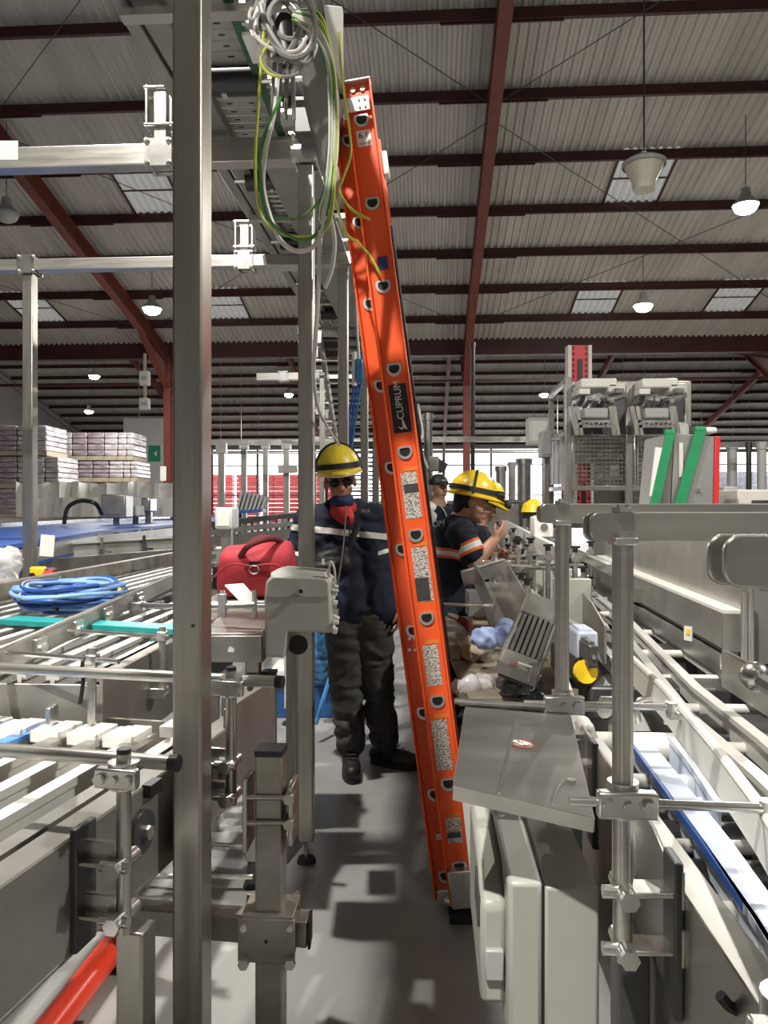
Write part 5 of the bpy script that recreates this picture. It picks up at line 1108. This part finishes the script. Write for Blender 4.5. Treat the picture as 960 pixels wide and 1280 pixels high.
for x0 in (715, 790):
    u = x0
    for (o, y, w2) in ((28, 482, 44), (50, 488, 22)): MB().box(P(u+o, y, DM-.1), (w2/FL*DM, .4, .11)).build('white_top_box', WHITE if o < 40 else PAINTW, pm, bev=.02)
    MB().bar(P(u, 505, DM+1), P(u+60, 488, DM-.4), .10, .05).bar(P(u+2, 515, DM+1), P(u+66, 494, DM-.4), .05, .05).build('inclined_rail', STEELB, pm)
    MB().bar(P(u-2, 497, DM+.4), P(u+16, 489, DM-.3), .12, .06).build('white_chute', WHITE, pm)
    for i in range(5): MB().bar(P(u+6+i*9, 508+i, DM+.5), P(u+14+i*9, 497+i, DM-.2), .05, .04).build('linkage', (DARKST, STEELB, STEEL)[i % 3], pm)
    MB().box(P(u+26, 518, DM-.2), (.28, .3, .12)).build('gear_box', PAINTG, pm, bev=.02)
    MB().bar(P(u+4, 527, DM-.3), P(u+52, 527, DM-.3), .04, .03).bar(P(u+4, 533, DM-.3), P(u+52, 533, DM-.3), .04, .03).build('truss_rail', STEELB, pm)
    for i in range(8): MB().bar(P(u+6+i*6, 533-(i % 2)*6, DM-.32), P(u+12+i*6, 527+(i % 2)*6, DM-.32), .015, .015).build('truss_web', STEELB, pm)
    for s, xx in ((0, u+2), (1, u+48)):
        MB().bar(P(xx+(-3 if s == 0 else 0), 508, DM-.3), P(xx+4, 544, DM-.3), .05, .05).bar(P(xx+4, 508, DM-.3), P(xx+10, 544, DM-.3), .04, .04).build('side_bracket', STEEL, pm)
    MB().box(P(u+30, 540, DM+.2), (.7, .5, .10)).build('dark_tray', DARKST, pm)
    for i in range(6): MB().bar(P(u+4, 556+i*9, DM+.8), P(u+62, 552+i*9, DM+.8), .10, .03).build('inner_shelf', (STEEL, DULL, STEELB)[i % 3], pm)
for x0, x1, y0, y1, dd_, m_, nm_ in ((712, 846, 548, 660, 1.75, DULL, 'back_panel'), (716, 782, 492, 540, 1.0, DARKST, 'dark_backing'), (791, 856, 492, 540, 1.0, DARKST, 'dark_backing')):  # added sheets, their dark colour stands in for the dim machine interior
    a, b = P(x0, y1, DM+dd_), P(x1, y0, DM+dd_); MB().box((a+b)/2, (b.x-a.x, .08, b.z-a.z)).build(nm_, m_, pm)
MB().box(P(850, 540, DM), (.18, .2, .22)).build('white_cloth', WHITE, pm, bev=.06)
for (x0, x1, y0, y1, d, m, lb) in ((659, 684, 523, 556, 10.5, PAINTW, 'cream switch cabinet at the left end of the caged machine'), (675, 687, 540, 572, 9.5, PAINTG, 'small grey box hanging left of the caged machine')):
    a, b = P(x0, y1, d), P(x1, y0, d); t = thing('switch_box', lb, 'box', V(((a.x+b.x)/2, d, a.z))); MB().box((a+b)/2, (b.x-a.x, .25, b.z-a.z)).build('body', m, t, bev=.01)
    MB().box((a+b)/2+V((0, -.13, 0)), ((b.x-a.x)*.8, .02, (b.z-a.z)*.8)).build('door', m, t, bev=.005); q = P(x1-2, 0, d); MB().bar(V((q.x, d+.1, 0)), V((q.x, d+.1, b.z)), .06, .06, EVV).build('post', STEEL, t)
gc = thing('grey_cabinet', 'tall grey steel cabinet with two green straps and a red edge', 'cabinet', P(860, 632, 6.2))
d = 6.2
def cab(poly, th, m, nm): 
    pts = [P(x, y, d) for x, y in poly]; MB().prism(pts, (0, th, 0)).build(nm, m, gc, bev=.006)
cab([(843, 541), (893, 546), (889, 720), (836, 720)], .6, mat('mid grey cabinet paint', (.26, .26, .25), .45, .1, .1, 3), 'body'); cab([(832, 543), (842, 541), (835, 720), (816, 720)], .5, STEEL, 'left_side')
cab([(894, 545), (901, 546), (896, 720), (889, 720)], .62, REDPL, 'red_edge')
for (a, b, w) in (((838, 541), (816, 640), .075), ((876, 537), (847, 640), .085)):
    p0, p1 = P(*a, d-.03), P(*b, d-.03); MB().bar(p0, p1, w, .012, V((0, 1, 0))).build('green_strap', GREENS, gc); MB().tube(p0+V((-w/2, .02, 0)), p0+V((w/2, .02, 0)), .03, 10).build('strap_top', GREENS, gc)
MB().box(P(851, 575, d-.005), (.03, .02, .28)).build('handle_strip', PAINTW, gc); MB().box(P(882, 539, d+.1), (.12, .2, .05)).build('top_box', WHITE, gc, bev=.02)
MB().box(P(820, 590, d-.02), (.06, .02, .4), Matrix.Rotation(.12, 3, 'Y')).build('torn_film', WHITE, gc)
MB().box(P(873, 613, d-.012), (.02, .02, .03)).build('lock', STEELB, gc)
for (x0, x1, y0, y1, d, m, lb) in ((922, 1010, 612, 640, 7.0, PAINTW, 'cream flat machine top at the right picture edge'), (905, 925, 608, 636, 7.4, PAINTG, 'small grey box left of the cream machine top')):
    a, b = P(x0, y1, d), P(x1, y0, d); t = thing('low_machine', lb, 'machine', V(((a.x+b.x)/2, d, 0))); MB().box(((a.x+b.x)/2, d+.3, (a.z+b.z)/2), (b.x-a.x, .6, b.z-a.z)).build('top_cover', m, t, bev=.015)
    MB().box(((a.x+b.x)/2, d+.3, a.z/2), ((b.x-a.x)*.8, .5, a.z)).build('base', DULL, t); MB().box(((a.x+b.x)/2, d-.01, (a.z+b.z)/2-.02), ((b.x-a.x)*.6, .02, .05)).build('front_slot', DARKST, t)
for (x, d, w, m, lb, y1) in ((535, 8.2, .09, STEEL, 'grey steel post just right of the ladder in the background', 520), (591, 15, .09, BLACK, 'thin black pipe beside the central red column', 430), (626, 12, .16, STEELB, 'bright steel pipe upright behind the bent workers, left one', 585), (640, 12.5, .12, PAINTG, 'grey upright pipe behind the bent workers, second', 580), (655, 11, .20, STEELB, 'wide bright steel column left of the caged machine', 576), (952, 8.5, .10, PAINTG, 'grey post in front of the pale pallets', 556), (915, 9.5, .12, PAINTG, 'grey post right of the red edged cabinet', 556), (936, 8.8, .06, DARKST, 'thin dark post beside the pale pallets', 556)):
    q = P(x, y1, d); t = thing('upright_post', lb, 'post', (q.x, d, 0)); MB().tube((q.x, d, 0), q, w/2, 12).build('shaft', m, t); MB().box((q.x, d, .01), (w*2, w*2, .02)).build('base_plate', m, t); MB().tube(q-EZ*.05, q+EZ*.03, w*.62, 10).build('top_collar', m, t)
t = thing('wall_camera_box', 'dark grey box with a cable on the post right of the ladder', 'box', P(541, 585, 8)); MB().box(P(542, 580, 8.0), (.11, .1, .16)).build('body', DULL, t, bev=.01); MB().prism([P(549, 573, 8), P(560, 580, 8), P(556, 590, 8), P(548, 592, 8)], (0, .06, 0)).build('shade', DARKST, t)
t = thing('cable_bunch', 'black cable bunch hanging at the right edge of the ladder', 'cable', P(520, 560, 6)); 
for k in range(4): MB().path(curve_pts([P(516+k*2, 505, 6), P(522+k*2, 530+k*4, 6), P(515+k*3, 555, 6), P(528+k*2, 585, 6.1)]), .014, 6).build('cable', (BLACK, GREYW)[k == 3], t)
MB().bar(P(380, 549, 12), P(700, 549, 12), .08, .08).build('far_tie_beam', STEELB, label='pale tie beam crossing behind the ladder at head height of the hall', cat='beam')
MB().bar(P(898, 556, 9.0), P(1000, 553, 9.0), .06, .06).build('far_tie_beam', STEELB, label='pale tie beam right of the red edged cabinet', cat='beam')
for (x0, x1, d, lb) in ((606, 650, 10.5, 'low stainless machine behind the bent workers'), (560, 604, 13, 'low grey machine far down the hall behind the yellow helmet')):
    a, b = P(x0, 700, d), P(x1, 628, d); t = thing('low_machine', lb, 'machine', V(((a.x+b.x)/2, d, 0))); MB().box(((a.x+b.x)/2, d+.4, b.z/2), (b.x-a.x, .8, b.z)).build('body', SHEET, t, bev=.02); MB().box(((a.x+b.x)/2, d+.4, b.z+.02), ((b.x-a.x)*1.05, .85, .04)).build('top', STEELB, t); MB().box(((a.x+b.x)/2, d-.01, b.z*.6), ((b.x-a.x)*.6, .02, .4)).build('door', PAINTG, t)
# ================================================================ people
def helmet(root, c, fwd, up, sc, m, strap=True, lampm=True):
    fwd, up = V(fwd).normalized(), V(up).normalized(); rt = fwd.cross(up).normalized(); fwd = up.cross(rt); c = V(c)
    vs = []; nu, nv = 32, 10; A, Bw, Hh = .142*sc, .115*sc, .135*sc
    for j in range(nv+1):
        t = j/nv*math.pi/2
        for i in range(nu):
            a = 2*math.pi*i/nu; rb = 1+.05*max(0, math.cos(t))*(1 if abs(math.sin(a)) < .25 else 0)
            vs.append(c+(fwd*A*math.cos(a)+rt*Bw*math.sin(a))*math.cos(t)+up*Hh*math.sin(t)*(1+.03*(abs(math.sin(a)) < .2)))
    n0 = len(vs)
    for i in range(nu):                                        # brim, longer to the front
        a = 2*math.pi*i/nu; k = 1.08+.26*max(0, math.cos(a))**3; vs.append(c+(fwd*A*math.cos(a)*k+rt*Bw*math.sin(a)*1.08)-up*.018*sc)
    fs = [(j*nu+i, j*nu+(i+1) % nu, (j+1)*nu+(i+1) % nu, (j+1)*nu+i) for j in range(nv) for i in range(nu)]
    fs += [(n0+i, n0+(i+1) % nu, (i+1) % nu, i) for i in range(nu)]
    h = MB().add(vs, fs).build('helmet', m, root); s = h.modifiers.new('t', 'SOLIDIFY'); s.thickness = .004*sc
    if strap:
        ring = MB(); vs = []
        for z, k in ((.010, 1.03), (.038, 1.0)):
            vs += [c+(fwd*A*math.cos(2*math.pi*i/nu)+rt*Bw*math.sin(2*math.pi*i/nu))*k*1.02+up*z*sc for i in range(nu)]
        ring.add(vs, [(i, (i+1) % nu, nu+(i+1) % nu, nu+i) for i in range(nu)]); ring.build('helmet_band', BLKCLO, h)
        ring = MB(); ring.path([c+(fwd*.3*A*math.sin(a*.1)*0+rt*Bw*1.03*math.cos(math.pi*a/16)+up*Hh*1.03*math.sin(math.pi*a/16)) for a in range(17)], .008*sc, 6); ring.build('crown_strap', BLKCLO, h)
    if lampm:
        q = c+fwd*A*1.08+up*.022*sc; MB().tube(q-fwd*.02, q+fwd*.03, .024*sc, 12).tube(q+fwd*.03, q+fwd*.034, .020*sc, 12, 1).build('head_lamp', [BLACK, ALU], h)
    return h
def face(rm, c, fwd, up, s):                                  # head volumes; returns feature points
    fwd, up = V(fwd).normalized(), V(up).normalized(); rt = fwd.cross(up).normalized(); R = Matrix((rt, fwd, up)).transposed()
    c = V(c); q = lambda x, y, z: c+(rt*x+fwd*y+up*z)*s
    rm.ell(q(0, -.015, .03), (.077*s, .098*s, .092*s), R); rm.ell(q(0, .022, -.045), (.060*s, .068*s, .075*s), R); rm.ell(q(0, .055, -.095), (.028*s, .028*s, .022*s), R)
    rm.cap(q(0, .083, .012), .010*s, q(0, .106, -.030), .015*s); rm.ell(q(.013, .09, -.034), .010*s); rm.ell(q(-.013, .09, -.034), .010*s)
    for x in (-1, 1):
        rm.ell(q(.036*x, .070, .022), (.024*s, .014*s, .010*s), R); rm.ell(q(.042*x, .055, -.035), (.022*s, .022*s, .02*s), R)
        rm.ell(q(.080*x, -.008, -.010), (.012*s, .020*s, .032*s), R)
    rm.ell(q(0, .084, -.060), (.024*s, .012*s, .008*s), R); rm.ell(q(0, .082, -.072), (.021*s, .012*s, .008*s), R)
    return q, R
def features(root, q, R, s, glasses=False):
    if glasses: return
    for x in (-1, 1):
        MB().ell(q(.033*x, .074, .004), (.013*s, .009*s, .008*s), R).ell(q(.033*x, .0815, .004), (.005*s, .003*s, .005*s), R, 1).build('eye', [EYEW, BLACK], root)
        MB().path([q(.016*x, .089, .024), q(.034*x, .086, .030), q(.054*x, .073, .024)], .0045*s, 6).build('eyebrow', HAIR, root)
    MB().ell(q(0, .0925, -.066), (.021*s, .005*s, .005*s), R).build('lips', LIPS, root)
def hand(rm, w, d, n, s=1.0, curl=.5, side=1):                 # wrist, pointing direction, palm normal
    w, d, n = V(w), V(d).normalized(), V(n).normalized(); x = d.cross(n).normalized(); n = x.cross(d)
    for o in (-.028, -.010, .010, .028): rm.cap(w+x*o*.6*s, .014*s, w+d*.085*s+x*o*s, .012*s)
    for o, L in ((-.032, .062), (-.011, .072), (.011, .078), (.032, .068)):
        a = w+d*.088*s+x*o*s; p1 = a+(d*math.cos(curl*.6)+n*math.sin(curl*.6))*L*.45*s; p2 = p1+(d*math.cos(curl*1.7)+n*math.sin(curl*1.7))*L*.32*s; p3 = p2+(d*math.cos(curl*2.8)+n*math.sin(curl*2.8))*L*.25*s
        rm.cap(a, .0095*s, p1, .009*s).cap(p1, .009*s, p2, .0085*s).cap(p2, .0085*s, p3, .0075*s)
    t0 = w+d*.025*s+x*.028*side*s; t1 = t0+(d*.7+x*.7*side+n*.3)*.040*s; t2 = t1+(d*.9+x*.1*side+n*.5)*.032*s
    rm.cap(t0, .013*s, t1, .011*s).cap(t1, .011*s, t2, .009*s)
def boot(root, ank, toe_dir, m=BOOTM):
    ank = V(ank); t = V((toe_dir[0], toe_dir[1], 0)).normalized(); rm = MB(); b = V((ank.x, ank.y, 0))
    rm.cap(ank+EZ*.06, .058, b+EZ*.10, .052); rm.cap(b-t*.045+EZ*.055, .044, b+t*.10+EZ*.052, .046); rm.cap(b+t*.09+EZ*.052, .048, b+t*.175+EZ*.045, .042)
    bt = skin(remesh(rm, .009, 3, .004, 25), 'boot', m, root)
    so = MB(); s = t.cross(EZ); pts = []
    for i in range(20):
        a = 2*math.pi*i/20; pts.append(b+t*(.065+.152*math.cos(a))+s*(.050+.006*math.cos(a))*math.sin(a))
    so.prism(pts, EZ*.026).build('sole', RUBBER, bt)
    for k in range(4): so = MB().tube(ank*0+b+t*(.055+.028*k)+EZ*(.125-.012*k)-s*.025, b+t*(.055+.028*k)+EZ*(.125-.012*k)+s*.025, .004, 6).build('lace', GREYW if m is not BOOTM else DARKST, bt)
# ---------------------------------------------------------------- standing man, facing the camera
D1 = 4.15
def J(x, y, dd=0): return P(x, y, D1+dd)
man = thing('person', 'man in navy reflective jacket and yellow helmet standing behind the second post', 'person', (J(452, 0).x, D1, 0))
hd = J(425, 602, -.02); fw = V((.12, -1, -.12)); upv = V((-.10, -.1, 1))
rm = MB(); q, R = face(rm, hd, fw, upv, 1.0)
neck = J(431, 640, .03); ch = J(434, 690, .03); pel = J(448, 765, .02)
rm.cap(q(0, -.02, -.06), .055, neck, .06)
sh = (J(386, 652, .02), J(480, 652, .03)); el = (J(371, 702, .05), J(494, 712, .06)); wr = (J(388, 716, -.20), J(497, 758, -.02))
rm.cap(sh[0], .06, sh[1], .06).cap(ch, .09, pel, .085)
hip = (J(432, 775, .02), J(466, 775, .02)); kn = (J(433, 862, .0), J(472, 860, .04)); an = (J(438, 935, -.02), J(480, 930, .08))
for i in range(2): rm.chain([(sh[i], .055), (el[i], .042), (wr[i], .030)]); rm.chain([(hip[i], .09), (kn[i], .06), (an[i], .045)]); hand(rm, wr[i], (.45, -.85, -.1) if i == 0 else (.05, -.1, -1), (0, -.2, -1) if i == 0 else (-1, 0, 0), 1, .6, -1 if i else 1)
skin(remesh(rm, .0075, 2), 'body', SKIN, man)
features(man, q, R, 1.0)
gl = MB()
for x in (-1, 1): gl.ell(q(.034*x, .088, .002), (.030, .012, .021), R).tube(q(.062*x, .08, .006), q(.082*x, .0, .004), .004, 6)
gl.tube(q(-.01, .094, .006), q(.01, .094, .006), .004, 6).build('safety_glasses', GLASSD, man)
mk = MB(); mk.ell(q(0, .040, -.100), (.066, .070, .044), R).ell(q(0, .02, -.11), (.062, .07, .05), R); skin(remesh(mk, .010, 2, .006, 30), 'face_mask', BANDB, man)
mk = MB(); mk.cap(q(.015, .045, -.150), .055, J(434, 648, -.12), .035).cap(q(-.02, .02, -.145), .052, J(428, 640, -.05), .05); skin(remesh(mk, .010, 2, .008, 28), 'neck_cloth', BANDR, man)
hr = MB().ell(q(0, -.03, .02), (.084, .094, .075), R); hr.build('hair', HAIR, man)
helmet(man, q(0, -.005, .064), fw+V((0, 0, .06)), upv, 1.04, YELLOWD, True, False)
MB().path(curve_pts([q(-.118, .06, .046), q(-.075, .138, .044), q(0, .185, .042), q(.075, .138, .044), q(.118, .06, .046)]), .004, 6).build('brim_edge', WHITE, man)
jk = MB()
for dx in (-30, 0, 30): jk.cap(J(434+dx, 668, .03), .115, J(446+dx*.95, 758, .02), .125)
jk.cap(J(396, 650, .03), .085, J(472, 650, .03), .085).cap(J(420, 640, .04), .075, J(444, 640, .04), .075)
for i in range(2): jk.chain([(sh[i], .082), (el[i], .068), (wr[i].lerp(el[i], .12), .050)])
jm = remesh(jk, .013, 5, .011, 8); jk_o = skin(jm, 'jacket', NAVY, man)
org = ORG[man.name]
m2 = slab(jm, org, J(420, 664), (.10, 0, 1), .032, .004, keep=lambda p: (p.y < D1+.05) and not (J(439, 0).x < p.x < J(446, 0).x)); skin_m = m2; m2.materials.append(REFL); link(m2, 'reflective_strip', org, jk_o)
m3 = slab(jm, org, J(486, 687), (-.25, 0, 1), .022, .004, keep=lambda p: p.x > J(472, 0).x); m3.materials.append(REFL); link(m3, 'reflective_strip', org, jk_o)
m4 = slab(jm, org, J(374, 692), (.35, 0, 1), .022, .004, keep=lambda p: p.x < J(384, 0).x); m4.materials.append(REFL); link(m4, 'reflective_strip', org, jk_o)
MB().path(curve_pts([J(436, 645, -.16), J(438, 690, -.16), J(440, 730, -.17), J(446, 766, -.16)]), .004).build('zip', BLACK, jk_o)
text('WA', .030, J(457, 639, -.150), V((1, .1, 0)), EZ, mat('gold lettering', (.55, .40, .08), .5), jk_o)
jc = MB().lathe([(.060, 0), (.068, .05), (.072, .05), (.066, -.01)], neck+EZ*-.02, V((0, -.15, 1)), 20); jc.build('collar', NAVY, jk_o)
tr_ = MB()
tr_.cap(J(436, 768, .02), .115, J(464, 768, .02), .115)
for i in range(2): tr_.chain([(hip[i], .108), (kn[i], .082), (an[i]+EZ*.03, .072)])
skin(remesh(tr_, .012, 4, .016, 9, 5), 'trousers', GREYT, man)
boot(man, an[0], (.10, -1)); boot(man, an[1], (.9, -.45))
bg2 = thing('sling_bag', 'black sling bag worn across the standing man\'s chest', 'bag', J(420, 730, -.22))
rb_ = MB(); rb_.cap(J(402, 712, -.20), .05, J(428, 705, -.20), .05).cap(J(403, 700, -.19), .04, J(430, 690, -.19), .035); skin(remesh(rb_, .010, 3, .006, 20), 'pouch', BLKCLO, bg2)
MB().path(curve_pts([J(430, 700, -.20), J(440, 675, -.19), J(448, 655, -.16)]), .018, 8).build('strap', BLKCLO, bg2); MB().box(J(404, 702, -.262), (.012, .01, .028)).build('white_tab', WHITE, bg2)
MB().path(curve_pts([J(432, 632, -.16), J(431, 660, -.19), J(427, 700, -.26), J(421, 735, -.27), J(417, 760, -.25)]), .004).build('lanyard_cord', DGREYW, label='dark cord hanging down the standing man\'s chest', cat='cord')
# ---------------------------------------------------------------- bent worker in profile
D2 = 4.7
def K(x, y, dd=0): return P(x, y, D2+dd)
w2 = thing('person', 'worker in navy t-shirt and bright yellow helmet bending over the line, arm raised', 'person', (K(560, 0).x, D2, 0))
hd = K(591, 628, 0); fw = V((1, -.12, -.28)); upv = V((.20, 0, 1))
rm = MB(); q, R = face(rm, hd, fw, upv, 1.02)
neck = K(577, 648, .02); rm.cap(q(0, -.03, -.05), .058, neck, .062)
pel = K(553, 775, .05); sh = (K(577, 668, -.13), K(572, 664, .20)); el = (K(594, 704, -.17), K(600, 700, .2)); wr = (K(618, 675, -.12), K(626, 690, .12))
rm.cap(neck, .07, pel, .12)
for i in range(2): rm.chain([(sh[i], .058), (el[i], .050), (wr[i], .032)])
hand(rm, wr[0]-(wr[0]-el[0]).normalized()*.01, (wr[0]-el[0]).normalized()*.8+V((.3, 0, .25)), (-.1, .5, .4), 1.0, .55, 1); hand(rm, wr[1], (1, -.3, -.1), (0, 0, -1), 1.0, .6, -1)
hip = (K(551, 775, -.05), K(556, 775, .13)); kn = (K(556, 860, -.08), K(566, 860, .12)); an = (V((K(552, 0).x, D2-.06, .10)), V((K(562, 0).x, D2+.14, .10)))
for i in range(2): rm.chain([(hip[i], .09), (kn[i], .06), (an[i], .045)])
skin(remesh(rm, .0075, 2), 'body', SKIN2, w2); features(w2, q, R, 1.0)
hr = MB().ell(q(0, -.040, .010), (.085, .085, .075), R).ell(q(0, -.075, -.04), (.06, .045, .06), R); skin(remesh(hr, .010, 2, .004, 40), 'hair', HAIR, w2)
helmet(w2, q(0, -.01, .050), fw+V((0, 0, .10)), upv, 1.06, YELLOW, True, True)
tp_ = MB(); tp_.cap(K(573, 664, .03), .12, K(556, 770, .05), .155).cap(K(560, 668, .03), .09, K(552, 760, .05), .13).cap(sh[0], .09, sh[1], .09).cap(neck-EZ*.03, .075, K(570, 668, .03), .09)
for i in range(2): tp_.cap(sh[i], .088, sh[i].lerp(el[i], .62), .080)
tm_ = remesh(tp_, .012, 5, .008, 8, 3); ts = skin(tm_, 't_shirt', NAVYD, w2); org = ORG[w2.name]
for z, h, m in ((690, .062, ORTAPE), (690, .028, REFL)):
    s_ = slab(tm_, org, K(550, z), (.06, 0, 1), h, .004 if m is ORTAPE else .006, keep=lambda p: p.x < K(571, 0).x or p.y > D2+.02); s_.materials.append(m); link(s_, 'torso_band', org, ts)
ad = (el[0]-sh[0]).normalized()
for h, m in ((.070, ORTAPE), (.036, REFL)):
    s_ = slab(tm_, org, sh[0].lerp(el[0], .50), ad, h, .004 if m is ORTAPE else .006, keep=lambda p: p.x > K(571, 0).x and p.y < D2+.03); s_.materials.append(m); link(s_, 'sleeve_band', org, ts)
text('SOM', .055, K(546, 655, -.105), V((.80, -.6, .1)), V((.1, 0, 1)), WHITE, ts)
tr_ = MB(); tr_.cap(hip[0], .12, hip[1], .12)
for i in range(2): tr_.chain([(hip[i], .115), (kn[i], .082), (an[i]+EZ*.03, .070)])
skin(remesh(tr_, .014, 4, .012, 9, 8), 'trousers', NAVYD, w2); boot(w2, an[0], (1, -.1)); boot(w2, an[1], (1, 0))
# ---------------------------------------------------------------- second bent worker behind
D3 = 5.5
def K3(x, y, dd=0): return P(x, y, D3+dd)
w3 = thing('person', 'second worker in yellow helmet almost hidden behind the bent worker\'s face', 'person', (K3(590, 0).x, D3, 0))
hd = K3(604, 632); fw = V((1, -.1, -.5)); upv = V((.42, 0, 1)); rm = MB(); q, R = face(rm, hd, fw, upv, 1.0); neck = K3(594, 655)
rm.cap(q(0, -.03, -.05), .055, neck, .06).cap(neck, .08, K3(580, 775), .12)
sh = (K3(594, 672, -.16), K3(594, 672, .16)); el = (K3(606, 712, -.16), K3(606, 712, .16)); wr = (K3(634, 700, -.1), K3(634, 700, .1))
hip = (K3(580, 775, -.09), K3(580, 775, .09))
for i in range(2):
    rm.chain([(sh[i], .058), (el[i], .048), (wr[i], .032)]); hand(rm, wr[i], (1, 0, .1), (0, 0, -1), 1, .6, 1 if i else -1); rm.chain([(hip[i], .1), (K3(582, 850, -.09+.18*i), .07), (V((K3(580, 0).x, D3-.09+.18*i, .1)), .05)])
skin(remesh(rm, .009, 2), 'body', SKIN, w3); features(w3, q, R, 1.0)
hr = MB().ell(q(0, -.035, .0), (.086, .09, .085), R); hr.build('hair', HAIR, w3)
helmet(w3, q(0, -.005, .05), fw+V((0, 0, .1)), upv, 1.06, YELLOW, True, True)
tp_ = MB(); tp_.cap(K3(592, 674), .13, K3(582, 770), .15).cap(sh[0], .09, sh[1], .09)
for i in range(2): tp_.cap(sh[i], .088, sh[i].lerp(el[i], .6), .08)
tm_ = remesh(tp_, .016, 4, .008, 8, 4); ts = skin(tm_, 't_shirt', NAVYD, w3)
for i in range(2):
    s_ = slab(tm_, ORG[w3.name], sh[i].lerp(el[i], .5), (el[i]-sh[i]).normalized(), .05, .004, keep=lambda p: p.x > K3(596, 0).x and abs(p.y-sh[i].y) < .1); s_.materials.append(ORTAPE); link(s_, 'sleeve_band', ORG[w3.name], ts)
tr_ = MB().cap(hip[0], .12, hip[1], .12)
for i in range(2): tr_.chain([(hip[i], .115), (K3(582, 850, -.09+.18*i), .082), (V((K3(580, 0).x, D3-.09+.18*i, .12)), .07)])
skin(remesh(tr_, .016, 3, .01, 9), 'trousers', NAVYD, w3)
for i in range(2): boot(w3, V((K3(580, 0).x, D3-.09+.18*i, .1)), (1, 0))
# ---------------------------------------------------------------- far man with the white vest
D4 = 7.4
def K4(x, y, dd=0): return P(x, y, D4+dd)
w4 = thing('person', 'man in black cap and white vest standing far back beside the ladder', 'person', (K4(546, 0).x, D4, 0))
hd = K4(549, 609); fw = V((.45, -1, 0)); upv = V((0, 0, 1)); rm = MB(); q, R = face(rm, hd, fw, upv, 1.05); neck = K4(547, 628)
rm.cap(q(0, -.02, -.06), .058, neck, .062).cap(neck, .08, K4(545, 700), .12)
sh = (K4(530, 640), K4(562, 640, .05)); el = (K4(528, 668), K4(568, 668)); wr = (K4(533, 690, -.1), K4(568, 695, -.1)); hip = (K4(536, 700), K4(554, 700))
for i in range(2):
    rm.chain([(sh[i], .056), (el[i], .046), (wr[i], .032)]); hand(rm, wr[i], (.1, -.5, -1), (0, -1, 0), 1, .5, 1 if i else -1)
    rm.chain([(hip[i], .1), (V((hip[i].x, D4, .5)), .07), (V((hip[i].x, D4, .1)), .05)])
skin(remesh(rm, .010, 2), 'body', SKIN2, w4); features(w4, q, R, 1.05)
cp = MB(); vs = []; 
cp.lathe([(0, .095), (.04, .09), (.075, .065), (.095, .02), (.098, -.012)], q(0, -.012, .035), upv, 20); cp.prism([q(-.07, .06, .035), q(.07, .06, .035), q(.055, .155, .02), q(0, .172, .018), q(-.055, .155, .02)], EZ*.008); cp.build('cap', BLKCLO, w4)
MB().box(q(0, .10, .060), (.05, .02, .02)).build('cap_badge', PAINTG, w4)
tp_ = MB().cap(K4(546, 646), .13, K4(545, 700), .135).cap(sh[0], .08, sh[1], .08)
for i in range(2): tp_.cap(sh[i], .075, sh[i].lerp(el[i], .6), .066)
skin(remesh(tp_, .018, 4, .008, 8), 'shirt', NAVYD, w4)
vt = MB().cap(K4(538, 640, -.02), .10, K4(540, 700), .125).cap(K4(533, 638, 0), .085, K4(541, 646, -.07), .07); skin(remesh(vt, .016, 4, .006, 9), 'vest', WHITE, w4)
MB().path(curve_pts([q(.06, .0, -.10), K4(556, 640, -.12), K4(560, 655, -.14)]), .008).build('lanyard', PAINTG, w4)
tr_ = MB()
for i in range(2): tr_.chain([(hip[i], .11), (V((hip[i].x, D4, .5)), .085), (V((hip[i].x, D4, .12)), .07)])
skin(remesh(tr_, .018, 3, .01, 9), 'trousers', NAVYD, w4)
for i in range(2): boot(w4, V((hip[i].x, D4, .1)), (.4, -1))
